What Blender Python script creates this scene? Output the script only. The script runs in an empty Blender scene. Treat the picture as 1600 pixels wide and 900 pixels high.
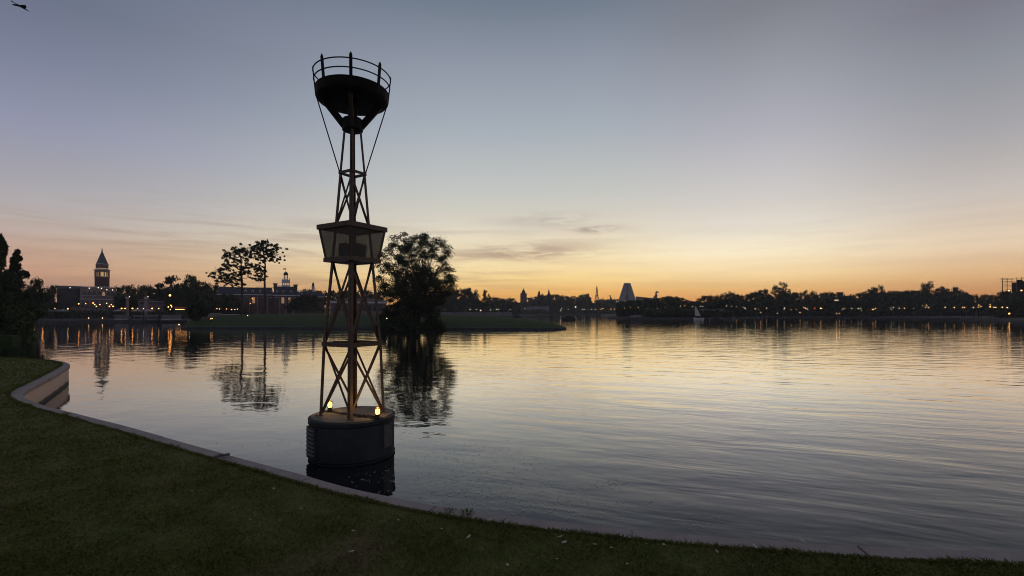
import bpy, bmesh, math, random
import numpy as np
from mathutils import Vector, Matrix
from mathutils.geometry import tessellate_polygon

random.seed(7)
NR = np.random.default_rng(11)
SC = bpy.context.scene
COL = SC.collection
F, HZ, CH = 740.0, 489.0, 2.2            # focal length (photo pixels), horizon row, eye height over the water
R = math.radians


def W(px, py, d):
    return Vector(((px - 800) / F * d, d, CH + (HZ - py) / F * d))


def zat(py, d):
    return CH + (HZ - py) / F * d


def bearing(px):
    return math.atan((px - 800) / F)


def shore_d(py):
    return CH * F / (py - HZ)


# ------------------------------------------------------------------ materials
def new_mat(name):
    m = bpy.data.materials.new(name)
    m.use_nodes = True
    nt = m.node_tree
    return m, nt, nt.nodes['Principled BSDF']


def node(nt, t, **kw):
    n = nt.nodes.new(t)
    for k, v in kw.items():
        setattr(n, k, v)
    return n


def mat(name, c1, c2=None, rough=.8, scale=3., bump=0., metal=0., spec=.3, detail=6, coords='Object', stretch=None):
    m, nt, b = new_mat(name)
    b.inputs['Roughness'].default_value = rough
    b.inputs['Metallic'].default_value = metal
    b.inputs['Specular IOR Level'].default_value = spec
    if c2 is None:
        c2 = tuple(x * .65 for x in c1)
    tc = node(nt, 'ShaderNodeTexCoord')
    src = tc.outputs[coords]
    if stretch:
        mp = node(nt, 'ShaderNodeMapping')
        mp.inputs['Scale'].default_value = stretch
        nt.links.new(src, mp.inputs[0])
        src = mp.outputs[0]
    n = node(nt, 'ShaderNodeTexNoise')
    n.inputs['Scale'].default_value = scale
    n.inputs['Detail'].default_value = detail
    n.inputs['Roughness'].default_value = .65
    nt.links.new(src, n.inputs['Vector'])
    r = node(nt, 'ShaderNodeValToRGB')
    r.color_ramp.elements[0].position = .32
    r.color_ramp.elements[1].position = .68
    r.color_ramp.elements[0].color = (*c1, 1)
    r.color_ramp.elements[1].color = (*c2, 1)
    nt.links.new(n.outputs[0], r.inputs[0])
    nt.links.new(r.outputs[0], b.inputs['Base Color'])
    if bump:
        bp = node(nt, 'ShaderNodeBump')
        bp.inputs['Strength'].default_value = 1
        bp.inputs['Distance'].default_value = bump
        nt.links.new(n.outputs[0], bp.inputs['Height'])
        nt.links.new(bp.outputs[0], b.inputs['Normal'])
    return m


def glow(name, col, strength):
    m, nt, b = new_mat(name)
    b.inputs['Base Color'].default_value = (*[min(1, c) for c in col], 1)
    b.inputs['Emission Color'].default_value = (*col, 1)
    b.inputs['Emission Strength'].default_value = strength
    return m


M = {}
M['lawn'] = mat('lawn_turf', (.085, .095, .022), (.12, .11, .034), .95, 2.2, .012, spec=.1)
M['blade'] = mat('grass_blades', (.085, .105, .024), (.13, .115, .040), .8, 1.1, 0, spec=.15, detail=8)


def turf(name, gain=1., bump=0.):
    m, nt, b = new_mat(name)
    b.inputs['Roughness'].default_value = .9
    b.inputs['Specular IOR Level'].default_value = .12
    tc = node(nt, 'ShaderNodeTexCoord')

    def nz(sc, det, ro):
        n = node(nt, 'ShaderNodeTexNoise')
        n.inputs['Scale'].default_value = sc
        n.inputs['Detail'].default_value = det
        n.inputs['Roughness'].default_value = ro
        nt.links.new(tc.outputs['Object'], n.inputs['Vector'])
        return n.outputs[0]

    def rp(v, a, b_, ca, cb_):
        r = node(nt, 'ShaderNodeValToRGB')
        r.color_ramp.elements[0].position, r.color_ramp.elements[1].position = a, b_
        r.color_ramp.elements[0].color = (*[x * gain for x in ca], 1)
        r.color_ramp.elements[1].color = (*[x * gain for x in cb_], 1)
        nt.links.new(v, r.inputs[0])
        return r.outputs[0]
    green = rp(nz(7., 6, .7), .3, .7, (.076, .094, .018), (.128, .122, .033))
    straw = rp(nz(9., 6, .7), .3, .7, (.110, .085, .034), (.165, .125, .055))
    mx = node(nt, 'ShaderNodeMix', data_type='RGBA')
    f = node(nt, 'ShaderNodeMapRange', interpolation_type='SMOOTHSTEP')
    f.inputs[1].default_value, f.inputs[2].default_value = .47, .80
    nt.links.new(nz(.85, 5, .62), f.inputs[0])
    nt.links.new(f.outputs[0], mx.inputs[0])
    nt.links.new(green, mx.inputs[6])
    nt.links.new(straw, mx.inputs[7])
    nt.links.new(mx.outputs[2], b.inputs['Base Color'])
    return m


M['lawn'] = turf('lawn_turf', .95)
M['blade'] = turf('grass_blades', 1.1)
M['island'] = mat('island_turf', (.026, .046, .012), (.044, .060, .020), .95, .35, .05, spec=.1)
M['coping'] = mat('coping_concrete', (.25, .20, .18), (.34, .27, .24), .85, 4., .004)
M['edge'] = mat('edge_concrete', (.085, .08, .08), (.045, .043, .045), .9, 1.5, .01)
M['ground'] = mat('far_ground', (.030, .030, .024), (.020, .023, .017), .95, .1)
M['bed'] = mat('lagoon_bed', (.03, .03, .025), None, .95, .3)
M['leaf_dark'] = mat('foliage_dark', (.022, .034, .014), (.048, .062, .024), .75, .8, spec=.2)
M['leaf_near'] = mat('foliage_bank', (.030, .060, .016), (.06, .08, .026), .75, .9, spec=.2)
M['needles'] = mat('pine_needles', (.022, .032, .015), (.042, .055, .022), .75, 1.2, spec=.2)
M['bark'] = mat('bark', (.055, .042, .032), (.085, .066, .05), .9, 3, .02)
M['steel'] = mat('painted_steel', (.095, .056, .030), (.048, .032, .020), .6, 9, .002, .0, .4)
M['steel_dark'] = mat('dark_steel', (.008, .0075, .0065), (.006, .0055, .005), .7, 8, .002, .0, .2)
M['dish'] = mat('dish_paint', (.005, .005, .004), (.010, .009, .005), .75, 4, .002, 0, .15)
M['drum'] = mat('drum_concrete', (.040, .046, .050), (.022, .026, .029), .85, 5, .006)
M['drum_top'] = mat('drum_top_concrete', (.17, .15, .12), (.10, .088, .07), .85, 7, .004)
M['panel'] = mat('galvanised_panel', (.10, .10, .095), (.06, .06, .057), .6, 12, .001, .2)
M['rubber'] = mat('black_cable', (.012, .012, .012), (.02, .02, .02), .6, 20)
M['brass'] = mat('lamp_brass', (.10, .075, .04), (.06, .045, .03), .45, 15, 0, .6)
M['brick'] = mat('brick_red', (.13, .07, .058), (.09, .05, .045), .9, 1.5, .01)
M['pink'] = mat('pink_stucco', (.20, .14, .135), (.14, .10, .095), .9, .8)
M['pale'] = mat('pale_stone', (.26, .205, .195), (.15, .12, .115), .85, .35, .01)
M['white'] = mat('white_trim', (.60, .57, .55), (.48, .46, .46), .7, 1.)
M['slate'] = mat('slate_roof', (.055, .055, .065), (.038, .038, .046), .8, 1.4)
M['copper'] = mat('copper_roof', (.11, .12, .13), (.07, .085, .09), .7, .8)
M['teal'] = mat('hotel_stucco', (.22, .25, .25), (.18, .205, .21), .8, .05)
M['terra'] = mat('terracotta_roof', (.16, .075, .05), (.11, .055, .04), .85, 1.)
M['dark_window'] = mat('window_glass_dark', (.02, .022, .026), (.03, .03, .034), .15, 1., spec=.5)
M['canvas'] = mat('pale_canvas', (.26, .25, .25), (.18, .175, .18), .9, 1.)
M['sail'] = mat('sail_cloth', (.62, .58, .52), (.5, .47, .42), .9, .3)
M['hull_dark'] = mat('dark_hull', (.03, .028, .028), (.045, .04, .04), .5, 1.)
M['hull_pale'] = mat('grey_barge_paint', (.20, .19, .20), (.14, .135, .14), .7, .7)
M['white_hull'] = mat('white_boat_paint', (.75, .73, .70), (.65, .63, .6), .5, .5)
M['stone_dark'] = mat('dim_stone', (.085, .075, .075), (.055, .05, .05), .9, .6)
M['lavender'] = mat('grey_stucco', (.20, .185, .20), (.15, .14, .15), .9, .5)
M['red_cloth'] = mat('red_canopy', (.45, .05, .03), (.35, .04, .03), .8, 1.)
M['feather'] = mat('dark_feathers', (.035, .034, .036), (.022, .022, .024), .8, 8)
M['leaf_fallen'] = mat('dry_leaf', (.50, .46, .38), (.34, .28, .2), .8, 30)
M['stick'] = mat('dry_wood', (.16, .13, .11), (.08, .065, .055), .9, 20)
M['g_warm'] = glow('lamp_glow_warm', (1.0, .50, .18), 4.2)
M['g_white'] = glow('lamp_glow_white', (1.0, .80, .55), 2.6)
M['g_orange'] = glow('lamp_glow_orange', (1.0, .36, .08), 9)
M['g_red'] = glow('lamp_glow_red', (1.0, .14, .05), 3)
M['g_room'] = glow('lit_room', (1.0, .60, .25), .38)
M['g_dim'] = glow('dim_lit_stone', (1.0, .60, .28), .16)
M['g_bulb'] = glow('deck_lamp_glass', (1.0, .58, .14), 4.0)


def sail_mat():
    m, nt, b = new_mat('sail_cloth')
    b.inputs['Base Color'].default_value = (.55, .52, .48, 1)
    b.inputs['Roughness'].default_value = .9
    t = node(nt, 'ShaderNodeBsdfTranslucent')
    t.inputs[0].default_value = (.55, .50, .44, 1)
    x = node(nt, 'ShaderNodeMixShader')
    x.inputs[0].default_value = .5
    nt.links.new(b.outputs[0], x.inputs[1])
    nt.links.new(t.outputs[0], x.inputs[2])
    nt.links.new(x.outputs[0], nt.nodes['Material Output'].inputs[0])
    return m


M['sail'] = sail_mat()


def screen_mat():
    m, nt, b = new_mat('perforated_screen')
    b.inputs['Base Color'].default_value = (.075, .062, .045, 1)
    b.inputs['Roughness'].default_value = .7
    tc = node(nt, 'ShaderNodeTexCoord')
    n = node(nt, 'ShaderNodeTexNoise')
    n.inputs['Scale'].default_value = 6
    nt.links.new(tc.outputs['Object'], n.inputs['Vector'])
    mr = node(nt, 'ShaderNodeMapRange')
    mr.inputs[3].default_value = .47
    mr.inputs[4].default_value = .66
    nt.links.new(n.outputs[0], mr.inputs[0])
    nt.links.new(mr.outputs[0], b.inputs['Alpha'])
    return m


M['screen'] = screen_mat()


# ------------------------------------------------------------------ mesh builder
class MB:
    def __init__(s):
        s.v, s.f = [], []

    def add(s, vs, fs):
        o = len(s.v)
        s.v += [tuple(p) for p in vs]
        s.f += [tuple(i + o for i in q) for q in fs]
        return s

    def box(s, c, size, rz=0., mtx=None):
        hx, hy, hz = (k / 2 for k in size)
        ps = [Vector((x, y, z)) for z in (-hz, hz) for x, y in ((-hx, -hy), (hx, -hy), (hx, hy), (-hx, hy))]
        m = mtx if mtx is not None else Matrix.Rotation(rz, 3, 'Z')
        ps = [m @ p + Vector(c) for p in ps]
        return s.add(ps, [(3, 2, 1, 0), (4, 5, 6, 7), (0, 1, 5, 4), (1, 2, 6, 5), (2, 3, 7, 6), (3, 0, 4, 7)])

    def b2(s, x0, x1, y0, y1, z0, z1):
        return s.box(((x0 + x1) / 2, (y0 + y1) / 2, (z0 + z1) / 2), (abs(x1 - x0), abs(y1 - y0), abs(z1 - z0)))

    def frame(s, p0, p1, up=None):
        p0, p1 = Vector(p0), Vector(p1)
        a = (p1 - p0).normalized()
        u = Vector(up) if up is not None else (Vector((0, 0, 1)) if abs(a.z) < .95 else Vector((0, 1, 0)))
        n = (u - a * u.dot(a)).normalized()
        return p0, p1, a, n, a.cross(n)

    def bar(s, p0, p1, w, h, up=None):
        p0, p1, a, n, b = s.frame(p0, p1, up)
        ps = []
        for p in (p0, p1):
            for i, j in ((-1, -1), (1, -1), (1, 1), (-1, 1)):
                ps.append(p + b * (i * w / 2) + n * (j * h / 2))
        return s.add(ps, [(3, 2, 1, 0), (4, 5, 6, 7), (0, 1, 5, 4), (1, 2, 6, 5), (2, 3, 7, 6), (3, 0, 4, 7)])

    def tube(s, p0, p1, r0, r1=None, n=8, caps=True):
        r1 = r0 if r1 is None else r1
        p0, p1, a, u, b = s.frame(p0, p1)
        ps = []
        for p, r in ((p0, r0), (p1, r1)):
            for k in range(n):
                t = 2 * math.pi * k / n
                ps.append(p + u * (r * math.cos(t)) + b * (r * math.sin(t)))
        fs = [(k, (k + 1) % n, n + (k + 1) % n, n + k) for k in range(n)]
        if caps:
            fs += [tuple(range(n - 1, -1, -1)), tuple(range(n, 2 * n))]
        return s.add(ps, fs)

    def path(s, pts, rad, n=6):
        pts = [Vector(p) for p in pts]
        rads = rad if isinstance(rad, (list, tuple)) else [rad] * len(pts)
        rings = []
        u = None
        for i, p in enumerate(pts):
            t = (pts[min(i + 1, len(pts) - 1)] - pts[max(i - 1, 0)]).normalized()
            if u is None:
                u = Vector((0, 0, 1)) if abs(t.z) < .9 else Vector((1, 0, 0))
            u = (u - t * u.dot(t)).normalized()
            b = t.cross(u)
            rings.append([p + u * (rads[i] * math.cos(2 * math.pi * k / n)) + b * (rads[i] * math.sin(2 * math.pi * k / n)) for k in range(n)])
        vs = [q for r in rings for q in r]
        fs = []
        for i in range(len(pts) - 1):
            for k in range(n):
                fs.append((i * n + k, i * n + (k + 1) % n, (i + 1) * n + (k + 1) % n, (i + 1) * n + k))
        fs += [tuple(range(n - 1, -1, -1)), tuple((len(pts) - 1) * n + k for k in range(n))]
        return s.add(vs, fs)

    def ring(s, c, rad, r, n=64, m=6, a0=0., a1=2 * math.pi):
        full = abs(a1 - a0) > 6.28
        vs, fs = [], []
        cnt = n if full else n + 1
        for i in range(cnt):
            t = a0 + (a1 - a0) * i / n
            for k in range(m):
                q = 2 * math.pi * k / m
                rr = rad + r * math.cos(q)
                vs.append((c[0] + rr * math.cos(t), c[1] + rr * math.sin(t), c[2] + r * math.sin(q)))
        for i in range(n):
            j = (i + 1) % cnt
            for k in range(m):
                fs.append((i * m + k, j * m + k, j * m + (k + 1) % m, i * m + (k + 1) % m))
        return s.add(vs, fs)

    def lathe(s, prof, c=(0, 0, 0), n=24):
        vs, fs = [], []
        for r, z in prof:
            for k in range(n):
                t = 2 * math.pi * k / n
                vs.append((c[0] + r * math.cos(t), c[1] + r * math.sin(t), c[2] + z))
        for i in range(len(prof) - 1):
            for k in range(n):
                fs.append((i * n + k, i * n + (k + 1) % n, (i + 1) * n + (k + 1) % n, (i + 1) * n + k))
        fs += [tuple(range(n - 1, -1, -1)), tuple((len(prof) - 1) * n + k for k in range(n))]
        return s.add(vs, fs)

    def frustum(s, c, s0, s1, h, rz=0.):
        ps = []
        for sz, z in ((s0, 0), (s1, h)):
            hx, hy = (sz if isinstance(sz, (tuple, list)) else (sz, sz))
            for x, y in ((-1, -1), (1, -1), (1, 1), (-1, 1)):
                q = Matrix.Rotation(rz, 3, 'Z') @ Vector((x * hx / 2, y * hy / 2, z))
                ps.append(q + Vector(c))
        return s.add(ps, [(3, 2, 1, 0), (4, 5, 6, 7), (0, 1, 5, 4), (1, 2, 6, 5), (2, 3, 7, 6), (3, 0, 4, 7)])

    def prism_y(s, poly, y0, y1):
        """polygon in (x, z) extruded along y"""
        n = len(poly)
        vs = [(x, y0, z) for x, z in poly] + [(x, y1, z) for x, z in poly]
        fs = [tuple(range(n)), tuple(range(2 * n - 1, n - 1, -1))]
        fs += [(k, n + k, n + (k + 1) % n, (k + 1) % n) for k in range(n)]
        return s.add(vs, fs)

    def mesh(s, name, m, smooth=False):
        me = bpy.data.meshes.new(name)
        me.from_pydata(s.v, [], s.f)
        bm = bmesh.new()
        bm.from_mesh(me)
        bmesh.ops.recalc_face_normals(bm, faces=bm.faces)
        bm.to_mesh(me)
        bm.free()
        me.materials.append(m)
        if smooth:
            me.shade_smooth()
            me.set_sharp_from_angle(angle=R(40))
        return me

    def build(s, name, m, parent=None, smooth=False):
        return link(name, s.mesh(name, m, smooth), parent)


def link(name, data, parent=None):
    o = bpy.data.objects.new(name, data)
    COL.objects.link(o)
    if parent is not None:
        o.parent = parent
    return o


def tag(o, label=None, cat=None, group=None, kind=None):
    if label:
        o['label'] = label
    if cat:
        o['category'] = cat
    if group:
        o['group'] = group
    if kind:
        o['kind'] = kind
    return o


def thing(name, label, cat, loc=(0, 0, 0), rz=0., group=None):
    o = link(name, None)
    o.location = loc
    o.rotation_euler = (0, 0, rz)
    o.empty_display_size = .2
    return tag(o, label, cat, group)


def copy_tree(o, parent=None):
    c = o.copy()
    COL.objects.link(c)
    c.parent = parent
    for ch in list(o.children):
        copy_tree(ch, c)
    return c


class Local:
    """local frame of something far away whose front faces the viewpoint; px, py on the photo turn into local x and z"""
    def __init__(s, px0, d, z0=.8):
        s.b0 = bearing(px0)
        s.d = d
        s.R = d / math.cos(s.b0)
        s.loc = Vector((d * math.tan(s.b0), d, z0))
        s.rz = -s.b0
        s.z0 = z0

    def u(s, px):
        return s.R * math.tan(bearing(px) - s.b0)

    def z(s, py, px=None):
        d = s.d
        if px is not None:
            db = bearing(px) - s.b0
            d = s.R / math.cos(db) * math.cos(bearing(px))
        return zat(py, d) - s.z0

    def thing(s, name, label, cat, group=None):
        return thing(name, label, cat, s.loc, s.rz, group)


# ------------------------------------------------------------------ foliage
def leaf_verts(cl, per, size, rng, shell=.35, flat=1.):
    """cl: (m,6) clump centre + radii -> quads of leaf-sized faces spread through the clumps"""
    cl = np.asarray(cl, float)
    m = len(cl)
    n = m * per
    idx = np.repeat(np.arange(m), per)
    d = rng.normal(size=(n, 3))
    d /= np.linalg.norm(d, axis=1)[:, None]
    rr = (shell + (1 - shell) * rng.random(n) ** .6) * (1 + .18 * rng.normal(size=n))
    p = cl[idx, :3] + d * cl[idx, 3:6] * rr[:, None]
    a = rng.normal(size=(n, 3))
    a[:, 2] *= flat
    a /= np.linalg.norm(a, axis=1)[:, None]
    t = rng.normal(size=(n, 3))
    b = np.cross(a, t)
    b /= np.linalg.norm(b, axis=1)[:, None] + 1e-9
    L = size * (.55 + .9 * rng.random(n))[:, None]
    wd = L * (.30 + .25 * rng.random(n))[:, None]
    v = np.stack([p - a * L * .5, p + b * wd * .5, p + a * L * .5, p - b * wd * .5], 1)
    return v.reshape(-1, 3)


def quad_mesh(name, v, m):
    n = len(v) // 4
    me = bpy.data.meshes.new(name)
    me.vertices.add(4 * n)
    me.vertices.foreach_set('co', v.astype(np.float32).ravel())
    me.loops.add(4 * n)
    me.loops.foreach_set('vertex_index', np.arange(4 * n, dtype=np.int32))
    me.polygons.add(n)
    me.polygons.foreach_set('loop_start', np.arange(0, 4 * n, 4, dtype=np.int32))
    me.polygons.foreach_set('loop_total', np.full(n, 4, dtype=np.int32))
    me.update(calc_edges=True)
    me.validate()
    me.materials.append(m)
    return me


def limb(mb, p0, p1, r0, r1, rng, n=6, seg=5, bend=.12):
    p0, p1 = np.array(p0, float), np.array(p1, float)
    L = np.linalg.norm(p1 - p0)
    off = rng.normal(size=3) * L * bend
    off2 = rng.normal(size=3) * L * bend * .5
    pts, rs = [], []
    for i in range(seg + 1):
        t = i / seg
        pts.append(p0 + (p1 - p0) * t + off * math.sin(math.pi * t) + off2 * math.sin(2 * math.pi * t))
        rs.append(r0 + (r1 - r0) * t)
    mb.path(pts, rs, n)
    return pts


def proto_tree(kind, seed):
    """unit tree (height 1, crown width about 1): meshes for trunk and crown"""
    rng = np.random.default_rng(seed)
    tr = MB()
    cl = []
    if kind == 'round':
        limb(tr, (0, 0, 0), (0, 0, .55), .035, .02, rng, 6, 4, .02)
        for k in range(26):
            a = rng.random() * 6.28
            h = .26 + .68 * rng.random() ** .8
            lim = math.sqrt(max(.02, 1 - ((h - .48) / .52) ** 2)) * .42
            r = lim * rng.random() ** .5
            c = (r * math.cos(a), r * math.sin(a), h)
            s = .09 + .06 * rng.random()
            cl.append((*c, s * 1.15, s * 1.15, s * .75))
            if k % 2 == 0:
                limb(tr, (0, 0, .25 + .3 * rng.random()), c, .014, .004, rng, 4, 3)
        v = leaf_verts(cl, 70, .075, rng)
    elif kind == 'umbrella':
        limb(tr, (0, 0, 0), (.03, 0, .8), .032, .016, rng, 6, 5, .03)
        for k in range(22):
            a = rng.random() * 6.28
            r = .46 * rng.random() ** .55
            h = .90 - .22 * (r / .46) ** 2 + .06 * rng.normal() * .6
            if k > 15:
                h -= .18
                r *= .8
            c = (r * math.cos(a), r * math.sin(a), h)
            s = .08 + .05 * rng.random()
            cl.append((*c, s * 1.3, s * 1.3, s * .5))
            limb(tr, (.02, 0, .50 + .25 * rng.random()), c, .014, .004, rng, 4, 3)
        v = leaf_verts(cl, 62, .06, rng)
    elif kind == 'loose':
        limb(tr, (0, 0, 0), (0, .02, .9), .028, .008, rng, 6, 5, .04)
        for k in range(20):
            a = rng.random() * 6.28
            h = .34 + .64 * rng.random()
            r = .42 * rng.random() ** .6 * math.sqrt(max(.06, 1 - ((h - .55) / .5) ** 2))
            c = (r * math.cos(a), r * math.sin(a), h)
            s = .06 + .05 * rng.random()
            cl.append((*c, s * 1.2, s * 1.2, s * .75))
            limb(tr, (0, 0, h * .75), c, .012, .003, rng, 4, 3)
        v = leaf_verts(cl, 55, .055, rng)
    else:                                   # cone: cypress-like
        limb(tr, (0, 0, 0), (0, 0, .92), .05, .01, rng, 6, 4, .01)
        for k in range(46):
            h = .04 + .93 * (k + rng.random()) / 46
            lim = .5 * (1 - h) ** .95 * (.6 + .4 * min(1, h / .12))
            a = rng.random() * 6.28
            r = lim * (.3 + .6 * rng.random())
            s = .022 + .13 * (1 - h)
            cl.append((r * math.cos(a), r * math.sin(a), h, s, s, s * .55))
        v = leaf_verts(cl, 60, .07, rng)
    return (tr.mesh('trunk', M['bark'], True), quad_mesh('crown', v, M['leaf_dark']))


PROTO = {k: [proto_tree(k, 100 + 17 * i + 1000 * j) for i in range(3)] for j, k in enumerate(('round', 'umbrella', 'loose', 'cone'))}


def far_tree(name, kind, px, top, wpx, d, label, group=None, base=.7, k=None, cat='tree'):
    cb = math.cos(bearing(px))
    h = zat(top, d) - base
    w = wpx * 1.22 / F * d * cb
    t = thing(name, label, cat, ((px - 800) / F * d, d, base), random.random() * 6.28, group)
    t.scale = (w, w, h)
    tr, cr = PROTO[kind][random.randrange(3) if k is None else k]
    link('trunk', tr, t)
    link('crown', cr, t)
    return t


def interp(tab, x):
    for (x0, y0), (x1, y1) in zip(tab, tab[1:]):
        if x0 <= x <= x1:
            return y0 + (y1 - y0) * (x - x0) / max(1e-6, x1 - x0)
    return tab[0][1] if x < tab[0][0] else tab[-1][1]


# ------------------------------------------------------------------ ground, water, shores
g = MB().add([(-1700, -150, -3), (1700, -150, -3), (1700, 810, -3), (-1700, 810, -3)], [(0, 1, 2, 3)]).build('ground', M['bed'])
tag(g, kind='structure')


def water_mat():
    m, nt, b = new_mat('lagoon_water')
    L = nt.links
    b.inputs['Base Color'].default_value = (.010, .013, .014, 1)
    b.inputs['IOR'].default_value = 1.38
    b.inputs['Specular IOR Level'].default_value = .5
    tc = node(nt, 'ShaderNodeTexCoord')
    sep = node(nt, 'ShaderNodeSeparateXYZ')
    L.new(tc.outputs['Object'], sep.inputs[0])

    def mp(scale, rot=0.):
        q = node(nt, 'ShaderNodeMapping')
        q.inputs['Rotation'].default_value = (0, 0, rot)
        L.new(tc.outputs['Object'], q.inputs[0])
        n = node(nt, 'ShaderNodeMapping')
        n.inputs['Scale'].default_value = (*scale, 1)
        L.new(q.outputs[0], n.inputs[0])
        return n.outputs[0]

    def noise(vec, sc, det, rough=.55, dist=0.):
        n = node(nt, 'ShaderNodeTexNoise')
        n.inputs['Scale'].default_value = sc
        n.inputs['Detail'].default_value = det
        n.inputs['Roughness'].default_value = rough
        n.inputs['Distortion'].default_value = dist
        L.new(vec, n.inputs['Vector'])
        return n.outputs[0]

    def mth(op, a, b_=None, c=None):
        n = node(nt, 'ShaderNodeMath', operation=op)
        for i, q in enumerate((a, b_, c)):
            if q is None:
                continue
            if isinstance(q, (int, float)):
                n.inputs[i].default_value = q
            else:
                L.new(q, n.inputs[i])
        return n.outputs[0]

    def rng_(v, a, b_, c, d_):
        n = node(nt, 'ShaderNodeMapRange', interpolation_type='SMOOTHSTEP')
        L.new(v, n.inputs[0])
        for i, q in enumerate((a, b_, c, d_)):
            n.inputs[i + 1].default_value = q
        return n.outputs[0]

    # gentle swell rolling in on the right: long crests, under a metre apart
    sw = noise(mp((.28, 1.0), R(20)), 1.35, 3, .5, .3)
    sw2 = noise(mp((.12, .42), R(9)), 1.0, 3, .5, .2)
    # ripples everywhere
    rp = noise(mp((.8, 1.0), R(10)), 1.0, 3, .5, .2)
    fine = noise(mp((1., 1.5)), 6., 3, .5)
    patch = noise(mp((.05, .08)), 1.0, 2)
    side = rng_(sep.outputs[0], -3.5, 2.5, .10, 1.)
    far = rng_(sep.outputs[1], 9., 45., 0., 1.)
    calm = mth('MULTIPLY', side, rng_(sep.outputs[1], 25., 80., 1., .4))
    h = mth('MULTIPLY', mth('MULTIPLY', sw, .027), calm)
    h2 = mth('MULTIPLY', sw2, mth('MULTIPLY_ADD', far, .016, .006))
    h3 = mth('MULTIPLY', rp, mth('MULTIPLY_ADD', patch, .020, .004))
    h4 = mth('MULTIPLY', fine, .0010)
    tot = mth('ADD', mth('ADD', h, h2), mth('ADD', h3, h4))
    bp = node(nt, 'ShaderNodeBump')
    bp.inputs['Strength'].default_value = 1
    bp.inputs['Distance'].default_value = 1
    L.new(tot, bp.inputs['Height'])
    L.new(bp.outputs[0], b.inputs['Normal'])
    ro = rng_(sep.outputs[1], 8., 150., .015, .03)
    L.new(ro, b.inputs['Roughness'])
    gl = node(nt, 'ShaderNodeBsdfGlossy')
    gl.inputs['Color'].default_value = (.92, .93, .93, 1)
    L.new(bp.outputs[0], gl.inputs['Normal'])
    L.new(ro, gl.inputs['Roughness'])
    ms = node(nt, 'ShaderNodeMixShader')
    L.new(mth('MULTIPLY', rng_(sep.outputs[1], 3.8, 17., .0, .86), rng_(sep.outputs[0], -12., -1.5, .62, 1.)), ms.inputs[0])      # mirror sheen mixed in to brighten open water, weaker by wall and left
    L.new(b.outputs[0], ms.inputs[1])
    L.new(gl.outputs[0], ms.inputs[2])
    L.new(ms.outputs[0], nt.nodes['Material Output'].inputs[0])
    return m


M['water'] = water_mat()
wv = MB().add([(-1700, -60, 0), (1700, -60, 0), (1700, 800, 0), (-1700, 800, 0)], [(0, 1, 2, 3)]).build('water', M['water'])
tag(wv, kind='structure')

SHORE = [(-3000, 503), (-600, 503), (-50, 504), (100, 504.5), (175, 504), (292, 503), (320, 500), (500, 497), (690, 495), (780, 494),
         (860, 492.6), (938, 492.6), (942, 495), (950, 497.5), (1005, 499), (1143, 499), (1150, 497.5), (1185, 497.2), (1188, 496.4),
         (1330, 496.8), (1420, 498), (1500, 499), (1560, 501), (1600, 503), (1700, 507), (2200, 520), (4000, 560)]


def shore_at(px):
    return shore_d(interp(SHORE, px))


def far_shore():
    land, wall = MB(), MB()
    xs = []
    for (a, _), (b, _) in zip(SHORE, SHORE[1:]):
        n = max(1, min(24, int((b - a) / 12)))
        xs += [a + (b - a) * k / n for k in range(n)]
    xs.append(SHORE[-1][0])
    rows = []
    for px in xs:
        d = shore_at(px)
        k = (px - 800) / F
        rows.append([(k * d, d, -1.), (k * d, d, .55), (k * (d + .5), d + .5, .6), (k * (d + 25), d + 25, .9), (k * min(800, 1690 / max(.01, abs(k))), min(800, 1690 / max(.01, abs(k))), 1.2)])
    for i, row in enumerate(rows):
        wall.v += row[:3]
        land.v += row[2:]
    for i in range(len(rows) - 1):
        for j in range(2):
            wall.f.append((i * 3 + j, (i + 1) * 3 + j, (i + 1) * 3 + j + 1, i * 3 + j + 1))
            land.f.append((i * 3 + j, (i + 1) * 3 + j, (i + 1) * 3 + j + 1, i * 3 + j + 1))
    tag(land.build('far_shore', M['ground']), kind='structure')
    tag(wall.build('quay_edge', M['edge']), kind='structure')


far_shore()


# ---- the lawn we stand on, its sea wall and coping
def catmull(pts, n=8):
    out = []
    P = [Vector(p) for p in pts]
    P = [2 * P[0] - P[1]] + P + [2 * P[-1] - P[-2]]
    for i in range(1, len(P) - 2):
        for k in range(n):
            t = k / n
            a, b, c, d = P[i - 1], P[i], P[i + 1], P[i + 2]
            out.append(.5 * ((2 * b) + (c - a) * t + (2 * a - 5 * b + 4 * c - d) * t * t + (3 * b - a - 3 * c + d) * t ** 3))
    out.append(P[-2])
    return out


COPZ = .55
edge_px = [(1600, 861), (1400, 854.5), (1200, 842), (1000, 826), (800, 805), (700, 791), (620, 775.5), (550, 761), (480, 742), (400, 721), (300, 694),
           (200, 666), (110, 643), (75, 634), (47, 624.5), (37, 616), (42, 608), (64, 597), (88, 584), (104, 574.5), (109.5, 570), (106, 567), (94, 564), (70, 561), (30, 559), (-10, 557.5)]
edge = []
for px, py in edge_px:
    d = (CH - COPZ) * F / (py - HZ)
    edge.append(((px - 800) / F * d, d))
edge = [(40, 2.2), (14, 2.75), (7, 3.08)] + edge + [(-26, 18.6), (-40, 19.5), (-80, 24)]
EDGE = [Vector((p.x, p.y)) for p in catmull([(x, y, 0) for x, y in edge], 8)]


def normals(pts):
    ns = []
    for i in range(len(pts)):
        t = (pts[min(i + 1, len(pts) - 1)] - pts[max(i - 1, 0)]).normalized()
        ns.append(Vector((-t.y, t.x)))           # travelling right to left with the lagoon beyond: left normal points inland
    return ns


EN = normals(EDGE)


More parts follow.
